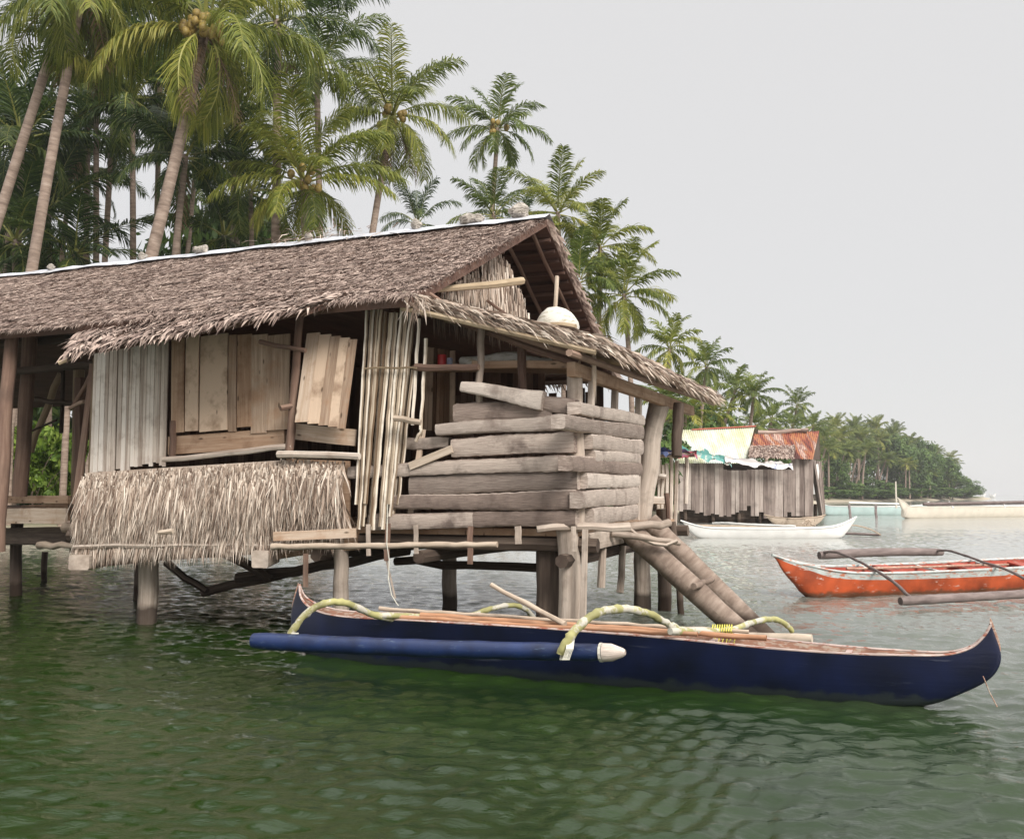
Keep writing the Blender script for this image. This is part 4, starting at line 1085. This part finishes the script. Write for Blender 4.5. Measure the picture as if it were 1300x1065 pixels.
part('ridge_cap', M['redcap'], lambda m_: m_.beam(PY(878, 545.5, 63.5), PY(959, 541, 63.5), .35, .08), r1)
r2 = part('roof', M['rust'], lambda m_: (corrug(m_, PY(957, 551, 63.0), PY(1040, 547, 63.0), PY(1032, 583, 59.4), PY(952, 581, 59.4), 30), corrug(m_, PY(957, 551, 63.0), PY(1040, 547, 63.0), PY(1042, 583, 66.5), PY(957, 581, 66.5), 30)), hut)
part('old_thatch', M['roof'], lambda m_: thatch(m_, [PY(954, 566, 61.0), PY(1008, 565, 61.0), PY(1006, 581, 59.3), PY(952, 579, 59.3)], .15, .05, .3, .08, 3), r2)
part('ridge_cap', M['roof'], lambda m_: (m_.pole(PY(963, 550, 63), PY(1026, 546, 62.8), .16, .1, k=6, wob=.05), m_.pole(PY(975, 546, 63), PY(1024, 547, 62.8), .1, .1, k=6, wob=.05)), r2)
hb = M['hutboard']
def hutwall(m_):
    rg = random.Random(21)
    x = 858
    while x < 1030:
        w_ = rg.uniform(4.2, 6.0)
        yb = 651 + 4 * math.sin(x * .05) + rg.uniform(-3, 2)
        if x > 935: yb = rg.choice([655, 650, 642, 658, 648, 656, 636])
        if x > 1000: yb = 655
        yt = 584 if x < 915 else (596 if x < 1004 else 580)
        if 922 < x < 946: yt = 597
        p = PY(x + w_ / 2, yt, 60 - rg.uniform(0, .06)); q = PY(x + w_ / 2 + rg.uniform(-.5, .5), yb, 60)
        m_.beam(p, q, w_ * .0465, .05, up=Vector((0, -1, 0)))
        x += w_
part('wall', hb, hutwall, hut)
part('wall', hb, lambda m_: strips(m_, PY(1030, 584, 60), PY(1041, 586, 66), PY(1046, 650, 66), PY(1042, 657, 60), 10, .04, .05, rng=random.Random(2), ins=Vector((1, 0, 0))), hut)
part('inner_wall', M['darkpost'], lambda m_: m_.beam(PY(862, 628, 60.6), PY(1030, 628, 60.6), .1, 3.7), hut)  # dark sheet standing in for the shade behind and below the board gaps
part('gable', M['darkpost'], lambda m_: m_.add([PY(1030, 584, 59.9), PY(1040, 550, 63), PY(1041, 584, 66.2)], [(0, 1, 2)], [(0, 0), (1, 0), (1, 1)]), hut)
part('hung_cloth', M['white'], lambda m_: m_.beam(PY(1036, 590, 61), PY(1035, 628, 61), .35, .06, up=Vector((0, -1, 0)), k=4, wob=.06), hut)
for x, y in ((870, 60.3), (905, 60.3), (938, 60.3), (965, 60.3), (990, 60.3), (1020, 60.3), (1035, 64)):
    part('stilt', M['darkpost'], lambda m_: m_.pole(PY(x, 640, y), PY(x, 676, y), .12, .12), hut)
def cloth(pts, wid, mats, lb, seed, drop=.35):
    rg = random.Random(seed); mb = MB(); n = 40; m_ = 7
    vs = []; uvs = []
    for i in range(n + 1):
        t = i / n; c_ = Vector(crom([tuple(p) for p in pts], n)[int(t * (len(pts) - 1) * n)])
        for j in range(m_ + 1):
            s_ = j / m_ - .5
            vs.append(c_ + Vector((0, -abs(s_) * .2 - s_ * wid * .3, -s_ * wid * drop * 2 * (1 + .3 * math.sin(i * .37 + seed) + .2 * math.sin(i * .83)) + (.07 * math.sin(i * .51 + j * 1.3) + .04 * math.sin(i * 1.13 + j * 2 + seed) + rg.uniform(-.035, .035)) * min(1, wid * 1.2)))); uvs.append((t * 6, s_))
    fs = [(i * (m_ + 1) + j, (i + 1) * (m_ + 1) + j, (i + 1) * (m_ + 1) + j + 1, i * (m_ + 1) + j + 1) for i in range(n) for j in range(m_)]
    mb.add(vs, fs, uvs)
    tag(mb.build('tarpaulin', mats, smooth=180), lb, 'tarp', 'tarpaulins draped on the board hut')
M['tarp_g'] = paint('green_tarp', (.10, .30, .27), (.55, .5, .45), amt=.52, rough=.5, scale=1.6, stretch=(1, 1, 1))
M['tarp_w'] = paint('white_tarp', (.66, .62, .60), (.3, .32, .42), amt=.57, rough=.5, scale=1.8, stretch=(1, 1, 1))
M['tarp_b'] = paint('blue_red_cloth', (.14, .18, .35), (.4, .10, .12), amt=.5, rough=.6, scale=3, stretch=(1, 1, 1))
cloth([PY(864, 572, 59.2), PY(890, 577, 59.2), PY(915, 582, 59.2), PY(928, 588, 59.2)], .62, M['tarp_g'], 'crumpled green tarpaulin draped over the top edge of the board hut wall', 2)
cloth([PY(920, 582, 59.1), PY(950, 587, 59.1), PY(980, 590, 59.1), PY(1006, 592, 59.1)], .5, M['tarp_w'], 'crumpled whitish tarpaulin hanging under the rusty roof of the board hut', 3)
cloth([PV(822, 570, 15.3), PV(840, 573, 15.3), PV(860, 575, 15.3), PV(884, 577, 15.3)], .22, M['tarp_b'], 'blue and red cloth laid over the bamboo railing behind the porch', 4, .25)

# ------------------------------------------------------------------ palms
def frond(mb, base, az, el, L, curl, nl, ll, lw, hang, rg, fid, mleaf=0, mst=1, twist=0):
    n = 9; pts = []; p = Vector(base); T = []
    for i in range(n + 1):
        t = i / n; e = el - curl * t ** 1.25
        d = Vector((math.cos(e) * math.cos(az + twist * t), math.cos(e) * math.sin(az + twist * t), math.sin(e)))
        pts.append(p.copy()); T.append(d); p = p + d * (L / n)
    w0 = L * .013
    vs = []; uvs = []
    for i in range(n + 1):
        sd_ = Vector((-math.sin(az), math.cos(az), 0)); wd = w0 * (1 - .85 * i / n) * (1.6 if i == 0 else 1)
        nn = T[i].cross(sd_)
        vs += [pts[i] - sd_ * wd, pts[i] + sd_ * wd, pts[i] + nn * wd * 1.2]; uvs += [(i / n, fid)] * 3
    fs = []
    for i in range(n):
        for j in range(3): fs.append((i * 3 + j, i * 3 + (j + 1) % 3, i * 3 + 3 + (j + 1) % 3, i * 3 + 3 + j))
    mb.add(vs, fs, uvs, mst)
    vs = []; uvs = []; fs = []
    for k in range(nl):
        s_ = .14 + .86 * (k + rg.random() * .6) / nl
        if s_ > 1: s_ = 1
        q = s_ * n; i = min(n - 1, int(q)); f = q - i
        P = pts[i].lerp(pts[i + 1], f); t = T[i].lerp(T[i + 1], f)
        sd_ = Vector((-math.sin(az + twist * s_), math.cos(az + twist * s_), 0)); nn = sd_.cross(t)
        if nn.z < 0: nn = -nn
        prof = (.5 + .6 * math.sin(math.pi * min(1, s_ * .85 + .08))) * (1 if s_ < .9 else .75)
        for sg in (-1, 1):
            if rg.random() < .04: continue
            ln = ll * prof * rg.uniform(.8, 1.1)
            d0 = (sd_ * sg * 1.0 + t * rg.uniform(.7, 1.35) + nn * rg.uniform(-.05, .4)).normalized()
            d1 = (d0 + Vector((0, 0, -1)) * hang * rg.uniform(.25, 1.25)).normalized()
            d2 = (d1 + Vector((0, 0, -1)) * hang * rg.uniform(.8, 1.6)).normalized()
            a = t * (lw / 2)
            p1 = P + d0 * ln * .25; p2 = p1 + d1 * ln * .4; p3 = p2 + d2 * ln * .35
            b = len(vs)
            vs += [P - a * .5, P + a * .5, p1 + a, p1 - a, p2 + a * .9, p2 - a * .9, p3]
            uvs += [(0, fid)] * 7
            fs += [(b, b + 1, b + 2, b + 3), (b + 3, b + 2, b + 4, b + 5), (b + 5, b + 4, b + 6)]
    mb.add(vs, fs, uvs, mleaf)
def crown(mb, c, L, seed, nf=26, nl=34, lw=.07, droop=1.0, hang=.55, ll=.26, up_bias=0, yellow=.3, wind=.22):
    rg = random.Random(seed)
    for k in range(nf):
        age = (k + rg.random() * .7) / nf                          # 0 young, 1 old
        az = k * 2.39996 + rg.uniform(-.25, .25)
        el = R(80) - age * R(112) * droop + rg.uniform(-.12, .12) + up_bias
        curl = R(40 + 45 * age) * droop + rg.uniform(-.15, .25)
        Lk = L * (.72 + .35 * math.sin(math.pi * min(1, age + .15))) * rg.uniform(.88, 1.08)
        fid = rg.random() * (1 - yellow) + (yellow if age > .6 and rg.random() < .5 else 0)
        base = Vector(c) + Vector((math.cos(az), math.sin(az), 0)) * .14 - UP * .5 * age
        frond(mb, base, az, el, Lk, curl, nl, L * ll * rg.uniform(.85, 1.1), lw, hang * (.5 + .9 * age), rg, fid, 0, 1, wind * rg.uniform(-1, 1) + .12)
def trunk_pts(b, c, bend=.12, n=14):
    b = Vector(b); c = Vector(c); h_ = c - b; out = []
    hor = Vector((h_.x, h_.y, 0))
    for i in range(n + 1):
        t = i / n
        out.append(b + UP * h_.z * t + hor * (t ** 1.0) - hor.normalized() * 0 + (hor * (-bend) * math.sin(math.pi * t) if hor.length > .2 else Vector((bend * math.sin(math.pi * t) * 2, 0, 0))))
    return out
PALM_LABELS = []
def gz(depth): return 1.0
def palm(px, py, depth, bpx, L, lb, seed, leaf='leaf_a', r=.17, nf=18, nl=60, lw=.058, droop=1.05, hang=.8, nuts=0, dead=0, grp='coconut palms behind the stilt house', bend=.1, bd=0, up_bias=0, ll=.26, yellow=.3):
    c = PY(px, py, depth); b = PY(bpx, 600, depth + bd); b.z = .6
    root = empty('coconut_palm', b, 0, lb, 'palm tree', grp)
    mb = MB(); tp = trunk_pts(b - UP * .3, c - UP * .2, bend)
    rs = [r * (1.35 if i == 0 else 1.12 - .35 * i / 14) for i in range(15)]
    mb.tube(tp, rs, n=9); mb.build('trunk', M['trunk'], root, smooth=70)
    mb = MB(); crown(mb, c, L, seed, nf, nl, lw, droop, hang, ll, up_bias, yellow); mb.build('crown', [M[leaf], M['rachis']], root)
    rg = random.Random(seed + 500)
    if dead:
        for k in range(dead):
            mb = MB(); frond(mb, c - UP * .5, rg.uniform(0, 6.28), R(-55), L * .75, R(30), 22, L * .2, lw, 1.2, rg, rg.random()); mb.build('dead_frond', [M['dead'], M['dead']], root)
    for k in range(nuts):
        a = rg.uniform(0, 6.28) if k % 4 == 0 else rg.uniform(-2.7, -.4); rr = rg.uniform(.4, .8) * (L / 4.2) ** .5
        q = c + Vector((math.cos(a) * rr, math.sin(a) * rr, rg.uniform(-.75, .1)))
        mb = MB(); blob(mb, q, .15, .15, .18, k, .05, 8, 6); mb.build('coconut', M['coconut'], root, smooth=180)
    return root
NEAR = [
 # px, py, depth, base px, L, kw
 (262, 28, 33, 95, 5.0, 'big front coconut palm with heavy hanging fronds, yellow nuts and a thick leaning trunk', dict(leaf='leaf_b', r=.23, nf=19, nl=84, lw=.062, droop=1.22, hang=1.15, nuts=34, dead=2, bend=-.05, ll=.31)),
 (92, -22, 33, -118, 4.6, 'leftmost leaning coconut palm, crown cut by the top of the picture', dict(leaf='leaf_a', r=.19, nf=18, nl=76, lw=.06, droop=1.25, hang=1.0, dead=1, bend=.02, ll=.3)),
 (108, -30, 32, -5, 4.6, 'second leaning coconut palm from the left with spotted grey trunk', dict(leaf='leaf_b', r=.19, nf=18, nl=76, lw=.06, droop=1.3, hang=1.1, dead=2, bend=.08, ll=.3)),
 (352, 20, 38, 335, 4.6, 'tall straight palm behind the big front palm with brown hanging skirt', dict(leaf='leaf_d', r=.2, nf=16, nl=60, droop=1.2, hang=.9, dead=3)),
 (402, 78, 42, 410, 4.0, 'upright dark palm against the sky between the two yellow-green ones', dict(leaf='leaf_a', r=.16, droop=1.0)),
 (386, 222, 36, 392, 3.7, 'low spreading yellow-green coconut palm just above the thatched ridge', dict(leaf='leaf_b', r=.17, nf=20, nl=76, lw=.056, droop=1.0, hang=.85, nuts=12, ll=.30)),
 (497, 142, 42, 430, 4.0, 'coconut palm with golden nuts and drooping skirt above the ridge middle', dict(leaf='leaf_b', r=.17, nf=22, nl=70, lw=.056, droop=1.18, hang=.95, nuts=14, dead=3, ll=.28)),
 (632, 158, 52, 612, 3.1, 'slender isolated coconut palm standing alone against the sky', dict(leaf='leaf_a', r=.15, nf=18, nl=48, lw=.07, droop=1.1, hang=.7, nuts=10, bend=.25, ll=.3)),
 (627, 268, 50, 640, 2.8, 'short dark palm whose crown peeks over the ridge under the slender one', dict(leaf='leaf_a', r=.13)),
 (708, 264, 46, 712, 3.0, 'bright palm with an upright yellow spear just right of the gable peak', dict(leaf='leaf_b', r=.13, droop=1.0, hang=.7)),
 (762, 308, 46, 758, 2.7, 'middle palm of the row stepping down right of the gable', dict(leaf='leaf_b', r=.13, droop=1.15, hang=.8)),
 (735, 352, 43, 728, 2.6, 'dark palm pressed behind the gable roof edge', dict(leaf='leaf_a', r=.13, droop=1.15)),
 (792, 368, 44, 800, 2.9, 'bright yellow-green palm right of the gable with fronds to the water side', dict(leaf='leaf_b', r=.13, nf=19, nl=60, droop=1.12, hang=.85)),
]
for i, (px, py, dp, bx, L, lb, kw) in enumerate(NEAR):
    palm(px, py, dp, bx, L, lb, 100 + i, **kw)
# slim trunk beside the big palm
palm(236, 190, 36, 196, 3.4, 'slim palm leaning parallel just behind the big front palm', 150, leaf='leaf_d', r=.15, dead=1)
BACK = [(28, 170, 40), (112, 150, 44), (168, 118, 42), (122, 78, 44), (62, 262, 42), (228, 112, 46), (190, 190, 44), (300, 150, 44), (318, 238, 40), (250, 268, 40), (20, 300, 38), (96, 320, 38), (205, 290, 38),
        (330, 100, 48), (150, 40, 46), (205, 18, 48), (28, 60, 45), (300, 40, 50), (285, 295, 42), (455, 230, 52), (350, 170, 50), (430, 250, 50), (545, 240, 58), (530, 282, 60), (30, 380, 40), (475, 300, 60), (90, 210, 50), (250, 190, 52), (5, 120, 48), (655, 300, 60)]
LBS = ['dark palm crown %s' ]
where = ['far left behind the leaning trunks', 'between the leaning trunks and the big palm', 'left of the big front palm, high up', 'high between the second leaning trunk and the big palm', 'low at far left between leaning trunks',
 'behind the big palm, left shoulder', 'behind the leaning thick trunk at mid height', 'right behind the big palm fronds', 'left of the low yellow-green palm', 'at the foot of the big leaning trunk', 'lowest at the left picture edge', 'just over the ridge beside the second leaning trunk', 'just over the ridge left of the thick trunk',
 'right of the big palm near its nuts', 'at the top between second and big palm', 'at the top edge left of the big palm', 'top left picture corner', 'at the top edge right of the big palm', 'over the ridge right of the thick trunk', 'between the low yellow palm and the golden nut palm', 'left above the low yellow palm', 'under the golden nut palm at left', 'right of the golden nut palm skirt', 'tiny over the ridge left of the slender palm', 'seen through the open veranda', 'tiny over the ridge right of the low yellow palm', 'behind the second leaning trunk at mid height', 'behind the slim palm', 'at the left picture edge under the top corner', 'tiny over the ridge by the largest stone']
protos = []
for i, (px, py, dp) in enumerate(BACK):
    if i in (6, 9, 12, 13, 19, 20, 21, 22, 25): continue          # the sky shows through here
    lb = 'dark green coconut palm ' + where[i]
    rg = random.Random(i * 7)
    if i < 6:
        o = palm(px, py, dp, px - rg.uniform(-5, 35), 4.2, lb, 200 + i, leaf='leaf_d', nf=16, nl=54, lw=.08, droop=1.05 + .05 * (i % 3), hang=.7, r=.15, dead=i % 2, grp='dense palms filling the grove')
        protos.append((o, PY(px, py, dp), list(o.children)))
    else:
        src, sc_, ch = protos[i % 6]
        c = PY(px, py, dp); s0 = src.location; h0 = sc_.z - s0.z
        o = src.copy(); COL.objects.link(o)
        k = 1.0 if (py < 230 and px < 420) else (.85 if px < 420 else .62)
        rz = rg.uniform(0, 6.28)
        hor = Matrix.Rotation(rz, 3, 'Z') @ Vector((sc_.x - s0.x, sc_.y - s0.y, 0)) * k
        kz = (c.z - .6) / h0
        o.location = (c.x - hor.x, c.y - hor.y, .6); o.rotation_euler = (0, 0, rz); o.scale = (k, k, max(.55, min(kz, 1.3)) )
        if kz < .55: o.location.z = c.z - h0 * .55
        o['label'] = lb
        for c_ in ch:
            q = c_.copy(); COL.objects.link(q); q.parent = o

# far palms: four crowns shared by all of them
def far_proto(seed, leaf, H_=14, L=3.9, lean=.12):
    rg = random.Random(seed)
    root = empty('coconut_palm', (0, 0, 0))
    c = Vector((H_ * lean, 0, H_))
    mb = MB(); mb.tube(trunk_pts((0, 0, -.5), c - UP * .2, .15, 8), [.34, .3, .28, .26, .25, .24, .22, .21, .2], n=6); mb.build('trunk', M['trunk'], root, smooth=70)
    mb = MB(); crown(mb, c, L, seed, 20, 24, .16, 1.05, .75, .30); mb.build('crown', [M[leaf], M['rachis']], root)
    return root, c
FP = [far_proto(301, 'leaf_a'), far_proto(302, 'leaf_a', lean=.2), far_proto(303, 'leaf_b', lean=.05), far_proto(304, 'leaf_a', lean=.32)]
used = [False] * 4
def far_palm(px, py, dp, lb, grp, rz=None, kx=1.0, idx=None, rg=random):
    i = rg.randrange(4) if idx is None else idx
    root, c0 = FP[i]
    if not used[i]: o = root; used[i] = True
    else:
        o = root.copy(); COL.objects.link(o)
        for ch in [q for q in root.children]:
            q = ch.copy(); COL.objects.link(q); q.parent = o
    c = PY(px, py, dp); gz_ = .9
    rz = rg.uniform(-.9, .9) if rz is None else rz
    kz = (c.z - gz_) / c0.z
    hor = Matrix.Rotation(rz, 3, 'Z') @ Vector((c0.x, c0.y, 0)) * kx
    o.location = (c.x - hor.x, c.y - hor.y, gz_); o.rotation_euler = (0, 0, rz); o.scale = (kx, kx, kz if kz > .45 else .45)
    if kz < .45: o.location.z = c.z - c0.z * .45
    tag(o, lb, 'palm tree', grp)
    return o
MID = [(850, 440, 72, 'small palm over the porch roof slope, first of the far row', .8, 2), (897, 463, 80, 'second palm of the far row above the porch eave end', .75, 0), (934, 492, 95, 'shorter palm left of the pair above the hut roofs', .8, 3), (957, 500, 92, 'round palm of the pair above the hut roofs', .85, 0), (1012, 514, 140, 'lone small palm rising highest over the rusty roof', .9, 1),
       (1006, 540, 130, 'low palm below the lone one over the rusty roof', .8, 0), (870, 520, 70, 'yellow-green palm low behind the porch eave', .85, 2), (905, 525, 84, 'palm low over the pale metal roof', .85, 2), (980, 530, 115, 'palm over the join of the two hut roofs', .9, 0), (935, 532, 100, 'palm crown touching the red ridge cap of the hut', .9, 0), (1032, 540, 150, 'palm just over the right end of the rusty roof', .9, 0), (832, 480, 62, 'palm hidden behind the porch eave beam', .8, 3), (960, 540, 105, 'low palm right behind the red ridge cap', .9, 3), (820, 420, 66, 'faint palm between porch roof and first far palm', .7, 3), (885, 500, 90, 'palm under the second far palm', .9, 3), (845, 505, 64, 'palm between the porch post and the eave end', .8, 0)]
for i, (px, py, dp, lb, k, ix) in enumerate(MID):
    if px in (820, 832, 935): continue
    far_palm(px, py, dp, lb, 'far palms above the hut', kx=k * .85, idx=ix, rg=random.Random(i + 40))

def shore_depth(px):
    r = (px - 650) / F
    for k in range(7, len(SHORE) - 1):
        a, b = SHORE[k], SHORE[k + 1]; ra, rb = a[0] / a[1], b[0] / b[1]
        if ra <= r <= rb: t = (r - ra) / (rb - ra); return a[1] * (1 - t) + b[1] * t
    return 380
def sil(px):
    T = [(1035, 540), (1060, 536), (1080, 540), (1108, 534), (1125, 548), (1143, 543), (1152, 556), (1175, 568), (1196, 566), (1210, 580), (1222, 602), (1235, 620), (1245, 626)]
    for a, b in zip(T, T[1:]):
        if a[0] <= px <= b[0]: return a[1] + (b[1] - a[1]) * (px - a[0]) / (b[0] - a[0])
    return 600
def tiers(i, px, py):
    side = 'left' if px < 1090 else ('middle' if px < 1150 else 'right')
    return side
rg = random.Random(77)
HP = []
for i in range(54):
    px = 1040 + (1215 - 1040) * ((i * .618) % 1)
    s_ = sil(px)
    row = i % 3
    py = s_ + 6 + [0, 12, 26][row] + rg.uniform(-2, 5)
    if py > 608: py = 606
    dp = shore_depth(px) + [42, 24, 3][row] + rg.uniform(-4, 6) * (1 if row < 2 else .4)
    HP.append((px, py, dp, row))
ORD = ['leftmost', 'second', 'third', 'fourth', 'fifth', 'sixth', 'seventh', 'eighth', 'ninth', 'tenth', 'eleventh', 'twelfth', 'thirteenth', 'fourteenth', 'fifteenth', 'sixteenth', 'seventeenth', 'rightmost', 'nineteenth']
for i, (px, py, dp, row) in enumerate(HP):
    rank = sorted([h for h in HP if h[3] == row]).index((px, py, dp, row))
    part_ = 'left' if px < 1085 else ('middle' if px < 1150 else 'right')
    rowt = ['back row', 'middle row', 'front row'][row]
    far_palm(px, py, dp, '%s palm from the left in the %s of the headland grove' % (ORD[rank], rowt) if 0 < rank < 17 else '%s palm in the %s of the headland grove' % (ORD[rank], rowt), 'palms on the headland', rz=rg.uniform(-.6, 1.2), kx=rg.uniform(.85, 1.1), rg=rg)

# broadleaf trees and shrubs -------------------------------------------------
def leafy(mb, c, rx, ry, rz, ncl, nlv, size, seed, flat=.5):
    rg = random.Random(seed)
    for k in range(ncl):
        while True:
            d = Vector((rg.uniform(-1, 1), rg.uniform(-1, 1), rg.uniform(-.9, 1)))
            if .35 < d.length < 1: break
        cc = Vector(c) + Vector((d.x * rx, d.y * ry, d.z * rz)); cr = rg.uniform(.16, .34) * min(rx, rz)
        tone = rg.random()
        for j in range(nlv):
            e = Vector((rg.gauss(0, 1), rg.gauss(0, 1), rg.gauss(0, .6))).normalized() * cr * rg.random() ** .4
            p = cc + e
            n_ = (e.normalized() + Vector((rg.uniform(-.6, .6), rg.uniform(-.6, .6), rg.uniform(.1, 1.2)))).normalized()
            a = n_.cross(Vector((rg.uniform(-1, 1), rg.uniform(-1, 1), .1))).normalized(); b = n_.cross(a)
            s_ = size * rg.uniform(.6, 1.3)
            mb.add([p - a * s_, p - b * s_ * flat, p + a * s_, p + b * s_ * flat], [(0, 1, 2, 3)], [(0, tone)] * 4)
def tree_proto(seed, name, leaf, h_=9, rx=4, rz=3.5, ncl=70, nlv=60, size=.3, tr=.2):
    root = empty(name, (0, 0, 0)); rg = random.Random(seed)
    mb = MB(); leafy(mb, (0, 0, h_ - rz * .75), rx, rx, rz, ncl, nlv, size, seed); mb.build('crown', M[leaf], root)
    mb = MB(); mb.pole((0, 0, -.4), (rg.uniform(-.4, .4), 0, h_ - rz), tr, tr * .6, k=6, wob=.08)
    for k in range(6):
        a = rg.uniform(0, 6.28); mb.pole((0, 0, (h_ - rz * 1.4) * rg.uniform(.5, .95)), (math.cos(a) * rx * .6, math.sin(a) * rx * .6, h_ - rz * rg.uniform(.3, 1)), tr * .4, tr * .12, k=4, wob=.1)
    mb.build('trunk', M['trunk'], root, smooth=70)
    return root
TP = [tree_proto(401, 'leafy_tree', 'tree', 9, 4, 4.2), tree_proto(402, 'leafy_tree', 'tree', 8, 4.4, 3.6), tree_proto(403, 'shrub', 'bush', 3.0, 2.2, 1.5, 60, 60, .13, .05), tree_proto(404, 'shrub', 'tree', 3.0, 2.2, 1.5, 60, 50, .16, .05)]
tused = [False] * 4
def put(ix, px, dp, top_py, k, lb, cat, grp, rz=0):
    root = TP[ix]; h0 = (9, 8, 3.0, 3.0)[ix]
    if not tused[ix]: o = root; tused[ix] = True
    else:
        o = root.copy(); COL.objects.link(o)
        for ch in root.children: q = ch.copy(); COL.objects.link(q); q.parent = o
    c = PY(px, top_py, dp); g_ = .6
    kz = max(.3, (c.z - g_) / h0)
    o.location = (c.x, c.y, g_); o.rotation_euler = (0, 0, rz); o.scale = (k, k, kz)
    tag(o, lb, cat, grp)
rg = random.Random(31)
HT = [(1054, 10, 583, 1.1, 'round leafy tree at the left foot of the headland behind the turquoise boat'), (1075, 26, 580, 1.1, 'leafy tree in shade behind slanting trunks, left on the headland'), (1098, 20, 585, 1.1, 'leafy tree between the slanting palm trunks of the headland'), (1120, 22, 572, 1.2, 'leafy tree left of the bare slanting trunks, middle of the headland'),
      (1140, 16, 560, 1.3, 'tall leafy tree in the middle of the headland'), (1158, 12, 572, 1.3, 'broad leafy tree right of the headland middle'), (1175, 10, 578, 1.4, 'bulging bright leafy tree on the right of the headland'), (1192, 10, 585, 1.4, 'leafy tree under the last high palms of the headland'), (1208, 8, 600, 1.2, 'low leafy tree near the headland point'), (1222, 8, 609, 1.2, 'last low leafy tree at the headland point'), (1130, 40, 556, 1.5, 'dark leafy tree at the back of the headland'), (1165, 40, 566, 1.5, 'dark leafy tree at the back right of the headland'), (1085, 45, 560, 1.5, 'dark leafy tree at the back left of the headland'), (1232, 12, 618, 1.0, 'tiny tree at the very tip of the headland'), (1050, 45, 562, 1.4, 'dark leafy tree at the back beside the hut roof')]
for i, (px, dd, ty, k, lb) in enumerate(HT):
    if px in (1075, 1098, 1120): continue
    put(i % 2, px, shore_depth(px) + dd, ty, k * 1.05, lb, 'tree', 'leafy trees on the headland', rz=i * 1.3)
SH = [(52, 40, 545, 1.0, 2, 'bright yellow-green shrub seen through the open veranda'), (20, 41, 560, .9, 2, 'bright shrub at the left picture edge behind the veranda post'), (90, 42, 565, 1.0, 2, 'bright shrub behind the leaning corner boards'), (-20, 42, 540, 1.3, 3, 'dark shrub cut by the left picture edge'), (70, 47, 500, 1.6, 3, 'tall dark shrub behind the bright ones at the veranda'), (30, 49, 480, 1.6, 3, 'tall dark shrub farther back at left'), (110, 48, 500, 1.6, 3, 'dark shrub behind the veranda corner pole'),
      (838, 62, 560, 1.0, 3, 'dark shrub behind the bamboo railing'), (862, 66, 550, 1.2, 3, 'dark shrub left of the board hut'), (800, 58, 545, 1.3, 3, 'dark shrub seen between the porch posts')]
UG_ = [1046, 1058, 1066, 1080, 1092, 1104, 1118, 1129, 1143, 1156, 1168, 1180, 1193, 1204, 1216, 1226]
for i, px in enumerate(UG_):
    put(3, px, shore_depth(px) + 9 + (i % 3) * 3, [620, 612, 622, 617][i % 4] if px < 1200 else 622, 3.2 if px < 1200 else 2.2, '%s dense bush from the left along the foot of the headland' % ORD[i] if i else 'leftmost dense bush at the foot of the headland beside the hut', 'bush', 'bushes along the headland beach', rz=i * 1.7)
for i, (px, dp, ty, k, ix, lb) in enumerate(SH):
    put(ix, px, dp, ty, k, lb, 'shrub', 'shrubs along the shore', rz=i * 2.1)
GR = [(262, 55, 262, .9), (330, 56, 270, .9), (30, 54, 290, 1.0),  (870, 84, 500, .8), (910, 100, 510, .9), (975, 125, 530, 1.0), (1010, 150, 545, 1.1)]
GL = ['behind the big palm trunk', 'left of the low yellow palm', 'at far left behind the leaning trunk', 'behind the porch eave end', 'over the pale metal roof', 'over the joint of the hut roofs', 'over the rusty roof', 'hidden by the roof peak']
for i, (px, dp, ty, k) in enumerate(GR):
    put(i % 2, px, dp, ty + 25, k, 'dark leafy tree ' + GL[i], 'tree', 'leafy trees among the palms', rz=i * .9)
for i, q in enumerate(tused + used):
    pass


# ------------------------------------------------------------------ thin sea air
hm = bpy.data.materials.new('sea_air'); hm.use_nodes = True
hm.node_tree.nodes.clear()
ho = hm.node_tree.nodes.new('ShaderNodeOutputMaterial'); hv = hm.node_tree.nodes.new('ShaderNodeVolumePrincipled')
hv.inputs['Color'].default_value = (1, 1, 1, 1); hv.inputs['Density'].default_value = .0003; hv.inputs['Anisotropy'].default_value = 0
hm.node_tree.links.new(hv.outputs[0], ho.inputs['Volume'])
mb = MB(); x0, x1, y0, y1, z0, z1 = -260, 420, -20, 820, -2.5, 34
mb.add([(x0, y0, z0), (x1, y0, z0), (x1, y1, z0), (x0, y1, z0), (x0, y0, z1), (x1, y0, z1), (x1, y1, z1), (x0, y1, z1)],
       [(0, 3, 2, 1), (4, 5, 6, 7), (0, 1, 5, 4), (1, 2, 6, 5), (2, 3, 7, 6), (3, 0, 4, 7)], [(0, 0)] * 8)
hz = mb.build('haze', hm, origin=(0, 0, 0)); hz['kind'] = 'stuff'
